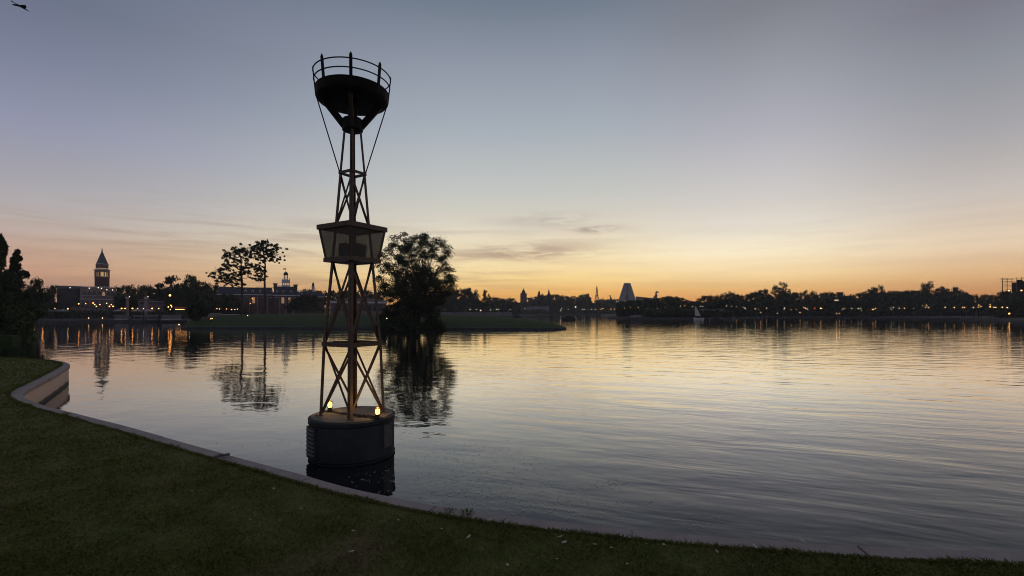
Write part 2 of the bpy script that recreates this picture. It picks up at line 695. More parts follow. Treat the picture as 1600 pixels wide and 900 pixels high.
def sweep(prof):
    mb = MB()
    n = len(prof)
    for p, q in zip(EDGE, EN):
        for o, z in prof:
            mb.v.append((p.x + q.x * o, p.y + q.y * o, z))
    for i in range(len(EDGE) - 1):
        for k in range(n):
            mb.f.append((i * n + k, (i + 1) * n + k, (i + 1) * n + (k + 1) % n, i * n + (k + 1) % n))
    return mb


sea_wall = thing('retaining_wall', 'pinkish concrete sea wall with flat coping curving along the near lawn', 'wall', (0, 0, 0))


def coping():
    """cast lengths with open joints between them"""
    cum = [0.]
    for a, b in zip(EDGE, EDGE[1:]):
        cum.append(cum[-1] + (b - a).length)

    def at(sv):
        sv = min(max(sv, 0), cum[-1] - 1e-4)
        k = max(0, int(np.searchsorted(cum, sv)) - 1)
        t = (sv - cum[k]) / max(1e-6, cum[k + 1] - cum[k])
        return EDGE[k].lerp(EDGE[k + 1], t), EN[k].lerp(EN[k + 1], t).normalized()
    rng = random.Random(8)
    mb = MB()
    sv = 0.
    while sv < cum[-1] - .3:
        ln = 1.55 + rng.uniform(-.06, .06)
        e = min(sv + ln, cum[-1])
        dz, do = rng.uniform(-.004, .004), rng.uniform(-.006, .006)
        prof = [(do, .45), (do, .532 + dz), (do + .008, .544 + dz), (do + .018, .55 + dz), (.215, .55 + dz), (.215, .45)]
        n = len(prof)
        o = len(mb.v)
        m = 12
        for k in range(m + 1):
            p, q = at(sv + (e - sv) * k / m)
            for of, z in prof:
                mb.v.append((p.x + q.x * of, p.y + q.y * of, z))
        for k in range(m):
            for r_ in range(n):
                mb.f.append((o + k * n + r_, o + (k + 1) * n + r_, o + (k + 1) * n + (r_ + 1) % n, o + k * n + (r_ + 1) % n))
        mb.f += [tuple(range(o + n - 1, o - 1, -1)), tuple(range(o + m * n, o + (m + 1) * n))]
        sv = e + .014
    return mb


coping().build('coping', M['coping'], sea_wall)


def wall_mat():
    m, nt, b = new_mat('sea_wall_stucco')
    tc = node(nt, 'ShaderNodeTexCoord')
    sp = node(nt, 'ShaderNodeSeparateXYZ')
    nt.links.new(tc.outputs['Object'], sp.inputs[0])
    n = node(nt, 'ShaderNodeTexNoise')
    n.inputs['Scale'].default_value = 1.6
    n.inputs['Detail'].default_value = 6
    nt.links.new(tc.outputs['Object'], n.inputs['Vector'])
    ad = node(nt, 'ShaderNodeMath', operation='MULTIPLY_ADD')
    ad.inputs[1].default_value = .08
    nt.links.new(n.outputs[0], ad.inputs[0])
    nt.links.new(sp.outputs[2], ad.inputs[2])
    r = node(nt, 'ShaderNodeValToRGB')
    e = r.color_ramp.elements
    e[0].position, e[0].color = .10, (.035, .03, .02, 1)
    e[1].position, e[1].color = .15, (.56, .40, .30, 1)
    k = e.new(.55)
    k.color = (.68, .50, .38, 1)
    nt.links.new(ad.outputs[0], r.inputs[0])
    nt.links.new(r.outputs[0], b.inputs['Base Color'])
    b.inputs['Roughness'].default_value = .85
    return m


sweep([(.03, -1.), (.03, .45), (.2, .45), (.2, -1.)]).build('wall_face', wall_mat(), sea_wall)

LAWNZ = .562
lp = [(p.x + q.x * .20, p.y + q.y * .20) for p, q in zip(EDGE, EN)]
lp += [(-80, -40), (40, -40)]
tris = tessellate_polygon([[Vector((x, y, 0)) for x, y in lp]])
lawn = MB()
lawn.v = [(x, y, LAWNZ) for x, y in lp]
lawn.f = [tuple(t) for t in tris]
n0 = len(lawn.v)
for i, (p, q) in enumerate(zip(EDGE, EN)):
    lawn.v.append((p.x + q.x * .20, p.y + q.y * .20, .3))
for i in range(len(EDGE) - 1):
    lawn.f.append((i, i + 1, n0 + i + 1, n0 + i))
tag(lawn.build('lawn', M['lawn']), kind='structure')

LPA = np.array(lp)


def inside(pts):
    x, y = pts[:, 0], pts[:, 1]
    c = np.zeros(len(pts), bool)
    j = len(LPA) - 1
    for i in range(len(LPA)):
        xi, yi = LPA[i]
        xj, yj = LPA[j]
        if yi != yj:
            c ^= ((yi > y) != (yj > y)) & (x < (xj - xi) * (y - yi) / (yj - yi) + xi)
        j = i
    return c


def grass():
    rng = np.random.default_rng(5)
    n = 420000
    d = 2.3 * (20 / 2.3) ** (rng.random(n) ** 1.25)
    px = rng.uniform(-80, 1680, n)
    p = np.stack([(px - 800) / F * d, d], 1)
    p = p[inside(p)]
    # a fringe that hangs over the coping
    E = np.array([(a.x, a.y) for a in EDGE])
    N = np.array([(a.x, a.y) for a in EN])
    k = rng.integers(20, len(E) - 20, 26000)
    t = rng.random(len(k))[:, None]
    fr = E[k] * (1 - t) + E[k + 1] * t + N[k] * (.235 - .05 * rng.random(len(k)) ** 2)[:, None]
    p = np.concatenate([p, fr])
    n = len(p)
    dd = np.hypot(p[:, 0], p[:, 1])
    h = (.007 + .016 * rng.random(n) ** 1.4) * (1 + .03 * dd)
    tus = np.sin(p[:, 0] * 5.1 + 1.7 * np.sin(p[:, 1] * 3.3)) * np.sin(p[:, 1] * 6.3 + 1.3 * np.sin(p[:, 0] * 4.1 + 2))
    h *= 1 + .45 * tus
    w = (.0022 + .0012 * rng.random(n)) * (.7 + .22 * dd)
    a = rng.random(n) * 6.283
    ln = rng.normal(size=(n, 2)) * h[:, None] * .7
    base = np.column_stack([p, np.full(n, LAWNZ - .002)])
    dx = np.column_stack([np.cos(a) * w, np.sin(a) * w, np.zeros(n)])
    mid = base + np.column_stack([ln * .4, h * .6])
    tip = base + np.column_stack([ln, h])
    v = np.stack([base - dx, base + dx, mid + dx * .7, tip], 1).reshape(-1, 3)
    o = link('grass', quad_mesh('grass', v, M['blade']))
    tag(o, 'short mown grass covering the dark lawn in front', 'grass', kind='stuff')


grass()


# ---- the grassy island
ISL = [(283, 514, 511), (292, 513.6, 504), (310, 513.2, 497), (345, 513, 492.6), (400, 513, 490.6), (470, 513.5, 489.8), (600, 514, 490.3), (700, 514.4, 491.3), (760, 514.8, 493), (820, 515.4, 497.5), (858, 515.6, 503.5), (878, 515.2, 508.5), (885, 514.6, 513.3)]


def isl(px, k):
    return interp([(a[0], a[k]) for a in ISL], px)


def island_point(px, t):
    """t: 0 the near waterline .. 1 the far one"""
    df = shore_d(isl(px, 1))
    wid = 34 * min(1, max(.02, (px - 281) / 60)) ** .6 * min(1, max(.02, (886 - px) / 130)) ** .6
    dc = df + wid * .55
    zc = zat(isl(px, 2), dc)
    d = df + wid * t
    if t < .55:
        u = t / .55
        z = .28 + (zc - .28) * (1 - (1 - u) ** 1.7)
    else:
        u = (t - .55) / .45
        z = zc - (zc + .2) * u * u
    return Vector(((px - 800) / F * d, d, z))


def island():
    mb, ed = MB(), MB()
    xs = [283 + (885 - 283) * k / 120 for k in range(121)]
    ts = [0, .04, .1, .18, .27, .36, .46, .55, .66, .78, .9, 1]
    for px in xs:
        for t in ts:
            p = island_point(px, t)
            if 0 < t < 1:
                p.z += random.uniform(-.05, .05) * min(1, t * 8)
            mb.v.append(tuple(p))
    n = len(ts)
    for i in range(len(xs) - 1):
        for k in range(n - 1):
            mb.f.append((i * n + k, (i + 1) * n + k, (i + 1) * n + k + 1, i * n + k + 1))
    tag(mb.build('island', M['island'], smooth=True), kind='structure')
    for px in xs:
        p = island_point(px, 0)
        k = (p.y - .25) / p.y
        ed.v += [(p.x * k, p.y * k, -1.), (p.x * k, p.y * k, .22), (p.x, p.y, .285)]
    for i in range(len(xs) - 1):
        for k in range(2):
            ed.f.append((i * 3 + k, (i + 1) * 3 + k, (i + 1) * 3 + k + 1, i * 3 + k + 1))
    tag(ed.build('island_edge', M['edge']), kind='structure')


island()

# ---- wooded bank close on the left
bank = MB()
bp_ = [(-90, 30), (-60, 33), (-42, 34.2), (-37.6, 35.6), (-38.8, 38), (-43, 43), (-56, 54), (-130, 80), (-150, 30)]
tr_ = tessellate_polygon([[Vector((x, y, 0)) for x, y in bp_]])
bank.v = [(x, y, .5) for x, y in bp_] + [(x, y, -1) for x, y in bp_]
bank.f = [tuple(t) for t in tr_] + [(i, (i + 1) % 9, 9 + (i + 1) % 9, 9 + i) for i in range(9)]
tag(bank.build('wooded_bank', M['island']), kind='structure')


# ------------------------------------------------------------------ near-ish trees
def shrub(name, label, cl, per, size, m, group=None, stem=True):
    """clumps in world coordinates"""
    cl = np.asarray(cl, float)
    base = Vector((cl[:, 0].mean(), cl[:, 1].mean(), (cl[:, 2] - cl[:, 5]).min()))
    t = thing(name, label, 'shrub' if 'shrub' in name else 'tree', base, 0, group)
    loc = cl.copy()
    loc[:, :3] -= np.array(base)
    link('crown', quad_mesh('crown', leaf_verts(loc, per, size, NR), m), t)
    if stem:
        tr = MB()
        for c in loc[::max(1, len(loc) // 9)]:
            limb(tr, (0, 0, -.1), c[:3], .10, .03, NR, 5, 4)
        tr.build('trunk', M['bark'], t, True)
    return t


def px_clumps(tab, d, spread, asp=1.0):
    out = []
    for px, py, rx, ry in tab:
        dd = d + random.uniform(-spread, spread)
        p = W(px, py, dd)
        cb = math.cos(bearing(px))
        out.append((*p, rx / F * dd * cb, rx / F * dd * cb, ry / F * dd))
    return out


# broad island tree beside the buoy
def island_tree():
    rng = np.random.default_rng(21)
    d = 63.5
    base = W(646, 516, d)
    base.z = .3
    t = thing('shade_tree', 'broad full crowned tree at the island edge just right of the buoy', 'tree', base)
    tr = MB()
    cl = []
    stems = [limb(tr, (0, 0, -.2), (dx, dy, 6.8), .30, .13, rng, 8, 7, .04) for dx, dy in ((-1.2, .3), (.4, -.4), (1.5, .5), (-2.3, .2), (2.6, -.2))]
    env = [(362, 20), (368, 38), (380, 50), (395, 56), (410, 58), (425, 61), (440, 64), (452, 56), (465, 46), (478, 40)]   # half width by row
    n = 0
    tries = 0
    while n < 320 and tries < 4000:
        tries += 1
        py = 364 + 112 * rng.random() ** .85
        hw = interp(env, py)
        a = rng.random() * 6.28
        q = rng.random() ** .42
        cx = 651 if py < 400 else 649
        u = q * hw * math.cos(a)
        dep = q * hw * math.sin(a) * .8
        # gaps: keep a few sky holes on the right shoulder and the left flank
        if rng.random() < .10 and abs(u) > 34:
            continue
        s = S_ = (4.6 + 4.2 * rng.random())
        p = Vector((u / F * d, dep / F * d, zat(py + s * .6, d) - base.z))
        p.x += (cx - 646) / F * d
        cl.append((*p, s * 1.25 / F * d, s * 1.25 / F * d, s * .8 / F * d))
        st = stems[rng.integers(len(stems))]
        k = rng.integers(3, 8)
        limb(tr, st[min(k, 7)], p, .05, .012, rng, 4, 4, .10)
        n += 1
    link('crown', quad_mesh('crown', leaf_verts(cl, 165, .20, rng, .05), M['leaf_dark']), t)
    tr.build('trunk', M['bark'], t, True)


island_tree()

us = []
for k in range(60):
    px = random.uniform(592, 694)
    top = interp([(588, 500), (600, 474), (620, 462), (650, 458), (672, 470), (690, 492), (696, 503)], px)
    py = random.uniform(top + 5, 519)
    us.append((px, py, random.uniform(6, 10), random.uniform(5, 8)))
shrub('shrub', 'dense dark thicket under the broad island tree, hanging over the water', px_clumps(us, 62.6, 1.2), 190, .30, M['leaf_dark'])

lp_cl = [(351.5, 400.6, 5, 4), (363, 396, 8, 4.5), (376, 391, 10, 4), (387.5, 392, 9, 5), (361, 403, 5, 3), (351.5, 414, 6, 4), (340, 422, 7, 4), (331, 428, 4, 2.5),
         (334.5, 434, 4.5, 2.6), (346, 431, 6, 3), (353, 437, 4, 2.5), (363, 432, 6.5, 3.6), (370, 430, 6, 4), (367, 415, 5, 3), (372, 408, 5, 3), (384, 400, 6, 4), (391, 401, 6, 4),
         (386, 411, 5, 3), (393, 417, 6, 3.5), (389, 424, 5, 2.6), (383, 428, 5, 2.6), (361, 441, 6, 3), (342, 440, 6, 3), (372, 443, 5, 3), (369, 391.5, 6, 3), (396, 391, 4, 3), (357, 419, 4, 2.5), (377, 418, 4, 3)]
rp_cl = [(410, 380, 7, 3.4), (420, 383, 6, 3.4), (404, 386, 6, 3), (427, 390, 5.5, 3), (418, 392, 6, 3.2), (402.5, 398, 5.5, 3), (410, 389, 6.5, 3.2), (429, 398, 6, 3), (421, 400, 5, 2.8), (435.5, 405, 4, 2.4),
         (425, 405.5, 5, 2.6), (399, 403, 5, 3), (410, 424, 5, 3), (404, 422, 5, 3), (406, 432, 5.5, 3.2), (404, 438, 5, 2.8), (433, 388, 4, 2.4), (401, 384, 4, 2.4), (402, 414, 4, 2.6), (416, 378, 4, 2.2), (413, 409, 3, 2.4)]


def pine(tab, trunk, d, label, seed):
    rng = np.random.default_rng(seed)
    base = W(trunk[0][0], trunk[0][1], d)
    t = thing('pine_tree', label, 'tree', base, 0, 'tall pines on the island')
    tr = MB()
    tp = [W(x, y, d) - base for x, y in trunk]
    fine = [tp[0] + Vector((0, 0, -.4))]
    for a, b in zip(tp, tp[1:]):
        for k in range(1, 4):
            fine.append(a + (b - a) * k / 3)
    tr.path(fine, [.25 - .2 * k / (len(fine) - 1) for k in range(len(fine))], 8)
    cl = []
    for px, py, rx, ry in tab:
        dd = d + rng.uniform(-3, 3)
        p = W(px, py, dd) - base
        cb = math.cos(bearing(px))
        cl.append((*p, rx * 1.08 / F * dd * cb, rx * 1.08 / F * dd * cb, ry * 1.05 / F * dd))
        for _ in range(6):
            o_ = Vector((rng.normal() * rx * .95, rng.normal() * rx * .95, rng.normal() * ry * 1.05)) / F * dd
            k_ = rng.uniform(.28, .62)
            cl.append((*(p + o_), rx * k_ / F * dd * cb, rx * k_ / F * dd * cb, ry * k_ * 1.1 / F * dd))
        cand = [q for q in fine if q.z < p.z + .2 - .1 * (Vector((p.x - q.x, p.y - q.y))).length]
        q = cand[-1] if cand else fine[len(fine) // 2]
        lpts = limb(tr, q, p, .09, .03, rng, 5, 6, .10)
        for a_ in lpts[3:-1]:
            cl.append((a_[0] + rng.normal() * .3, a_[1] + rng.normal() * .3, a_[2] + .12, rx * .30 / F * dd, rx * .30 / F * dd, ry * .38 / F * dd))
    tr.build('trunk', M['bark'], t, True)
    link('crown', quad_mesh('crown', leaf_verts(cl, 85, .22, rng, .0), M['needles']), t)


pine(lp_cl, [(379, 494), (378.5, 470), (378, 440), (377, 415), (375, 394)], 84, 'leaning flat topped pine, broader left one of two on the island', 31)
pine(rp_cl, [(413.5, 492), (414, 465), (413.5, 440), (414.5, 415), (412, 398), (412, 381)], 86, 'tall slim pine with small high crown, taller right one of two on the island', 32)

rs = []
for k in range(26):
    a = random.random() * 6.28
    q = random.random() ** .5
    rs.append((307 + 17 * q * math.cos(a), 484 + 14 * q * math.sin(a), random.uniform(5, 8), random.uniform(4, 6)))
shrub('shrub', 'rounded dark shrub at the left end of the island', px_clumps(rs, 74, 1.2), 170, .32, M['leaf_dark'])

# the bank at the left edge
far_tree('cypress_tree', 'cone', 1, 364, 88, 41, 'tallest dark cone shaped tree at the left edge of the picture', 'conifers on the left bank', .5, 0).children[1].data.materials[0] = M['leaf_dark']
far_tree('cypress_tree', 'cone', 27, 388, 92, 43, 'shorter cone shaped tree beside the tallest one on the left bank', 'conifers on the left bank', .5, 1)
far_tree('broadleaf_tree', 'round', 13, 421, 50, 39, 'dense broad tree filling the gap between the left conifers', None, .5, 0)
far_tree('broadleaf_tree', 'round', 58, 437, 38, 62, 'round dark tree left of the bell tower, behind the left bank', None, .5, 1)
far_tree('broadleaf_tree', 'round', 82, 446, 22, 118, 'small round tree beside the pale palazzo', None, .7, 2)
ls = []
for k in range(70):
    px = random.uniform(-40, 46)
    top = interp([(-40, 440), (10, 452), (30, 472), (40, 490), (47, 520)], px)
    py = random.uniform(top, 533)
    ls.append((px, py, random.uniform(9, 16), random.uniform(8, 13)))
shrub('shrub', 'thick leafy undergrowth crowding the left bank down to the water', px_clumps(ls, 38.5, 1.5), 230, .26, M['leaf_near'])

# ------------------------------------------------------------------ treelines: one tree each
TREES = 0


def treeline(outline, x0, x1, step, d0, label, group, wid=(16, 26), kinds=('round', 'round', 'umbrella', 'loose'), cat='tree', dj=12):
    px = x0
    while px <= x1:
        top = interp(outline, px) - 1.2 + random.uniform(-1.2, .8)
        d = max(d0, shore_at(px) + 14) + random.uniform(0, dj)
        k = random.choice(kinds)
        far_tree({'round': 'broadleaf_tree', 'umbrella': 'umbrella_pine', 'loose': 'broadleaf_tree', 'cone': 'cypress_tree'}[k], k, px, top, random.uniform(*wid), d, label, group)
        px += step * random.uniform(.75, 1.25)


def undergrowth(outline, x0, x1, d0, label, n=5000, frac=.55, size_px=3.2):
    rng = np.random.default_rng(int(x0) + 3)
    px = rng.uniform(x0, x1, n)
    v = []
    pts = np.zeros((n, 6))
    for i, x in enumerate(px):
        d = max(d0 - 2, shore_at(x) + 5) + rng.uniform(-2, 10)
        top = HZ - (HZ - interp(outline, x)) * frac * (.82 + .22 * math.sin(x * .31) * math.sin(x * .13 + 1))
        py = top + (494 - top) * rng.random()
        p = W(x, py, d)
        pts[i] = (*p, .6, .6, .5)
    v = leaf_verts(pts, 4, size_px / F * d0 * 1.4, rng)
    o = link('undergrowth', quad_mesh('undergrowth', v, M['leaf_dark']))
    tag(o, label, 'undergrowth', kind='stuff')


O1 = [(100, 452), (180, 451), (190, 448), (200, 446), (210, 449), (228, 446.5), (245, 450), (252, 440), (260, 433), (275, 429), (285, 434), (297, 428), (310, 434), (318, 442), (330, 446), (345, 448), (372, 449)]
treeline(O1, 184, 246, 10, 150, 'dark tree in the low wood just right of the bell tower', 'wood right of the bell tower')
treeline(O1, 318, 352, 10, 138, 'dark tree behind the left pine, beside the colonial building', 'trees left of the colonial building', kinds=('round', 'loose'))
treeline([(0, 452), (400, 452)], 236, 330, 12, 128, 'lower dark tree in front of the umbrella pines above the quay', 'trees above the quay', (22, 30), ('round',))
far_tree('umbrella_pine', 'umbrella', 270, 428, 44, 140, 'broad umbrella pine rising above the quay right of the bell tower', None, .8, 0)
far_tree('umbrella_pine', 'umbrella', 299, 426, 26, 138, 'narrow umbrella pine beside the broad one above the quay', None, .8, 1)
far_tree('umbrella_pine', 'umbrella', 314, 433, 26, 136, 'lowest umbrella pine above the quay, nearest the leaning island pine', None, .8, 2)
undergrowth(O1, 180, 375, 140, 'dark undergrowth below the trees behind the quay', 6000, .8)

O2 = [(468, 455), (480, 453), (492, 454), (505, 456), (515, 455), (560, 456), (600, 456), (690, 451), (720, 455), (735, 451), (748, 461), (760, 466), (800, 468)]
treeline(O2, 478, 512, 9, 158, 'dark rounded tree covering the right wing of the colonial building', 'trees at the colonial building', (16, 24), ('round',))
treeline(O2, 520, 600, 12, 190, 'dark tree seen through the buoy lattice behind the long pavilion', 'trees behind the long pavilion', (18, 26), ('round',))
treeline([(680, 456), (735, 452), (750, 460), (800, 466)], 684, 748, 9, 240, 'dark tree in the low wood just right of the island tree', 'wood right of the island tree', (16, 24))
far_tree('umbrella_pine', 'umbrella', 727, 449, 18, 235, 'umbrella pine standing out of the wood beside the island tree', None, .8, 1)
far_tree('pine_tree', 'loose', 757.5, 446.5, 19, 240, 'lone open crowned pine right of the island tree', None, .8, 0)
far_tree('umbrella_pine', 'umbrella', 710, 451.5, 13, 236, 'small thin umbrella pine touching the right edge of the island tree', None, .8, 2)
treeline(O2, 762, 808, 10, 330, 'dark low tree between the lone pine and the minaret', 'trees left of the minaret', (18, 26), ('round',))
undergrowth([(480, 456), (600, 458), (690, 460), (740, 460), (760, 468), (812, 470)], 640, 812, 300, 'dark undergrowth along the shore beyond the island', 6000, .9)
O3 = [(808, 471), (830, 466), (838, 463), (850, 461), (870, 462), (885, 463), (900, 465), (910, 462), (918, 460), (926, 465), (932, 470), (945, 469), (958, 470)]
treeline(O3, 828, 926, 8, 480, 'dark tree on the wooded rise between the minaret and the iron tower', 'trees on the far rise', (14, 20), ('round', 'round', 'umbrella'))
treeline(O3, 934, 968, 9, 470, 'dark low tree between the iron tower and the pyramid hotel', 'trees left of the hotel', (14, 18), ('round',))
undergrowth(O3, 800, 965, 470, 'dark undergrowth along the farthest shore left of the pyramid hotel', 7000, .95)
O4 = [(960, 471), (1000, 470), (1012, 464), (1022, 467), (1035, 463), (1045, 462), (1055, 463), (1070, 467), (1080, 471), (1090, 469), (1105, 463), (1115, 466), (1130, 460), (1142, 457), (1150, 460), (1156, 465), (1170, 460), (1182, 456), (1195, 454), (1206, 449), (1215, 448), (1230, 450), (1237, 457), (1246, 460), (1256, 456), (1265, 455), (1275, 458), (1290, 458), (1302, 458), (1313, 458), (1330, 462), (1342, 461)]
treeline(O4, 972, 1006, 9, 200, 'dark low tree in front of the pyramid hotel', 'trees before the hotel', (14, 20), ('round',))
treeline(O4, 1012, 1078, 8, 215, 'dark rounded tree between the pyramid hotel and the sailboat', 'trees right of the hotel', (14, 22), ('round', 'umbrella'))
treeline(O4, 1086, 1156, 8, 205, 'dark rounded tree rising behind the sailboat', 'trees behind the sailboat', (14, 22), ('round', 'round', 'umbrella'))
treeline(O4, 1160, 1212, 8, 225, 'dark tree on the slope left of the tall ragged tree', 'trees left of the ragged tree', (15, 22), ('round', 'loose', 'round'))
far_tree('broadleaf_tree', 'loose', 1222, 441.5, 27, 232, 'tall ragged crowned tree above the pale manor house', None, .8, 1)
far_tree('broadleaf_tree', 'round', 1226, 452, 30, 236, 'dense tree directly under the tall ragged one', None, .8, 0)
treeline(O4, 1236, 1340, 9, 250, 'dark tree behind the pale manor house and the flat roofed block', 'trees behind the manor house', (15, 24), ('umbrella', 'round', 'loose'))
undergrowth(O4, 965, 1345, 195, 'dark undergrowth along the right far shore', 11000, .8)
O5 = [(1335, 462), (1350, 458), (1385, 458), (1400, 456), (1420, 456), (1435, 455), (1460, 458), (1495, 456), (1507, 457), (1516, 462), (1530, 464), (1550, 464), (1562, 462), (1580, 462), (1600, 460)]
treeline(O5, 1344, 1515, 8, 226, 'dark rounded tree in the long wood at the right', 'wood on the right shore', (18, 26), ('round',))
far_tree('umbrella_pine', 'umbrella', 1357, 450, 16, 222, 'left small umbrella pine of three above the right wood', None, .8, 0)
far_tree('umbrella_pine', 'umbrella', 1367, 446, 16, 224, 'middle umbrella pine of three above the right wood', None, .8, 1)
far_tree('umbrella_pine', 'loose', 1377, 445.5, 14, 224, 'right umbrella pine of three above the right wood', None, .8, 2)
far_tree('broadleaf_tree', 'round', 1449, 440.5, 24, 222, 'tall round tree standing highest in the right wood', None, .8, 0)
far_tree('umbrella_pine', 'umbrella', 1470, 445.5, 22, 220, 'umbrella pine just right of the highest tree in the right wood', None, .8, 1)
far_tree('umbrella_pine', 'umbrella', 1486, 445, 24, 222, 'broad umbrella pine at the right end of the right wood', None, .8, 2)
treeline([(1500, 463), (1565, 462)], 1516, 1560, 11, 232, 'low dark tree between the right wood and the scaffold tower', 'trees left of the scaffold', (16, 24), ('round',))
treeline([(1560, 458), (1640, 456)], 1566, 1640, 10, 158, 'dense dark tree at the right edge under the scaffold', 'trees under the scaffold', (26, 34), ('round',))
undergrowth(O5, 1340, 1560, 212, 'dark undergrowth at the foot of the right wood', 7000, .85)
undergrowth([(1540, 466), (1700, 455)], 1558, 1660, 146, 'dark bushes along the water at the right edge', 4500, .95)


for px_, top_, w_ in ((456, 467, 20), (467, 463, 24), (479, 461, 26), (491, 462, 24)):
    far_tree('broadleaf_tree', 'round', px_, top_, w_, 152, 'dark rounded tree in the clump before the right half of the colonial building', 'clump before the colonial building', .8)
far_tree('broadleaf_tree', 'round', 1306, 471, 22, 210, 'dark tree under the lit pavilion windows in the right trees', None, .8, 1)
far_tree('broadleaf_tree', 'round', 1319, 462, 24, 214, 'dark tree right of the lit pavilion, hiding the flat roofed block', None, .8, 2)
undergrowth([(335, 478), (420, 479), (600, 479)], 338, 516, 146, 'dark hedges along the promenade before the colonial building', 3500, .95, 2.2)
undergrowth([(30, 484), (130, 486), (185, 487), (300, 487)], 34, 300, 125, 'low dark planting along the left quay', 1800, .9, 1.8)
undergrowth([(40, 452), (62, 450), (80, 460), (90, 478), (108, 487)], 44, 108, 134, 'dark bushes filling the bank left of the palazzo', 4200, 1.0, 3)
undergrowth([(800, 483), (960, 483)], 796, 962, 458, 'dark planting along the farthest shore in front of the pale walls', 1600, .95, 1.8)

# ------------------------------------------------------------------ buildings on the left shore
# bell tower
L = Local(159.5, 150)
t = L.thing('bell_tower', 'brick bell tower with lit belfry and pointed green spire', 'tower')
s_, rz_ = 2.72, R(24)
MB().frustum((0, 0, 0), s_ * 1.03, s_, L.z(434), rz_).build('shaft', M['brick'], t)
zb0, zb1 = L.z(434), L.z(422.5)
bf = MB()
bf.box((0, 0, zb0 + .18), (s_ * 1.05, s_ * 1.05, .36), rz_)
bf.box((0, 0, zb1 - .25), (s_ * 1.03, s_ * 1.03, .5), rz_)
rm = Matrix.Rotation(rz_, 3, 'Z')
for i in (-1, 1):
    for j in (-1, 1):
        bf.box(rm @ Vector((i * s_ * .44, j * s_ * .44, (zb0 + zb1) / 2)), (s_ * .15, s_ * .15, zb1 - zb0 - .8), rz_)
for a in range(4):
    q = rm @ Matrix.Rotation(a * math.pi / 2, 3, 'Z')
    bf.box(q @ Vector((0, -s_ * .46, (zb0 + zb1) / 2)), (s_ * .08, .2, zb1 - zb0 - .8), mtx=q)
bf.build('belfry', M['pale'], t)
MB().box((0, 0, (zb0 + zb1) / 2), (s_ * .55, s_ * .55, zb1 - zb0 - .9), rz_).build('lit_chamber', M['g_room'], t)
MB().box((0, 0, zb1 + .12), (s_ * 1.16, s_ * 1.16, .24), rz_).build('cornice', M['white'], t)
za1 = L.z(413.2)
MB().box((0, 0, (zb1 + .24 + za1) / 2), (s_ * .86, s_ * .86, za1 - zb1 - .24), rz_).build('attic', M['pink'], t)
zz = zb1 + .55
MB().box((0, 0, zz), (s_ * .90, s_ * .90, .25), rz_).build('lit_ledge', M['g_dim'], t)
MB().box((0, 0, za1 + .08), (s_ * .94, s_ * .94, .16), rz_).build('eaves', M['white'], t)
MB().frustum((0, 0, za1 + .16), s_ * .82, .12, L.z(392) - za1 - .16, rz_).build('spire', M['copper'], t)
MB().lathe([(.1, 0), (.22, .18), (.1, .4), (.06, .7), (.13, .8), (.05, 1.0)], (0, 0, L.z(392)), 8).build('finial', M['brass'], t)

# palazzo
L = Local(150, 138)
t = L.thing('palazzo', 'pale stone palazzo with pointed windows below the bell tower', 'building')
u, z = L.u, L.z
wl = MB().b2(u(125), u(181), 0, 9, 0, z(449))
wl.build('wall', M['pale'], t)
MB().b2(u(88), u(124.8), 3, 10, 0, z(451)).build('side_wing', M['stone_dark'], t)
pr = MB()
for k in range(17):
    x = u(125.5) + (u(180) - u(125.5)) * k / 16
    pr.add([(x - .22, -.05, z(449)), (x + .22, -.05, z(449)), (x, -.05, z(446.6)), (x - .22, .3, z(449)), (x + .22, .3, z(449)), (x, .3, z(446.6))], [(0, 1, 2), (5, 4, 3), (0, 2, 5, 3), (1, 4, 5, 2), (0, 3, 4, 1)])
pr.build('parapet', M['white'], t)
rf = MB().frustum((u(106), 6.5, z(451)), (u(124) - u(88), 7), (6, 1), z(446.5) - z(451))
rf.build('roof', M['slate'], t)


def arch_window(parent, x, zc, w, h, m, y=-.03, trim=True):
    poly = [(x - w / 2, zc - h / 2), (x + w / 2, zc - h / 2), (x + w / 2, zc + h * .2), (x, zc + h / 2), (x - w / 2, zc + h * .2)]
    o = MB().prism_y(poly, y, y + .2).build('window', m, parent)
    if trim:
        MB().box((x, y - .05, zc - h / 2 - .06), (w * 1.3, .2, .12)).build('sill', M['white'], o)
    return o


for px in (132, 139.5, 147, 155.5, 162, 170, 176):
    arch_window(t, u(px), z(458.5), .62, 1.25, M['dark_window'] if px != 162 else M['g_dim'])
for px in (129, 136.5, 144, 152, 159, 166.5, 173.5):
    arch_window(t, u(px), z(476), .8, 2.0, M['dark_window'], trim=False)
MB().b2(u(124), u(182), -.25, -.03, z(468), z(467)).build('string_course', M['white'], t)
for px, py in ((109.6, 450.7), (139.5, 450.6), (153.5, 449.5), (158.5, 450.5), (167, 452.4), (176, 452.6)):
    MB().lathe([(.02, -.14), (.08, -.05), (.08, .06), (.02, .14)], (u(px), -.35, z(py)), 8).build('spotlight', M['g_white'], t)
L = Local(118, 131)
t = L.thing('garden_wall', 'pinkish rough stone block standing before the palazzo, left side', 'wall')
MB().b2(L.u(110), L.u(128), 0, 2.5, 0, L.z(481)).build('wall', M['pink'], t)
MB().b2(L.u(109.6), L.u(128.4), -.1, 2.6, L.z(481), L.z(480)).build('coping', M['pale'], t)


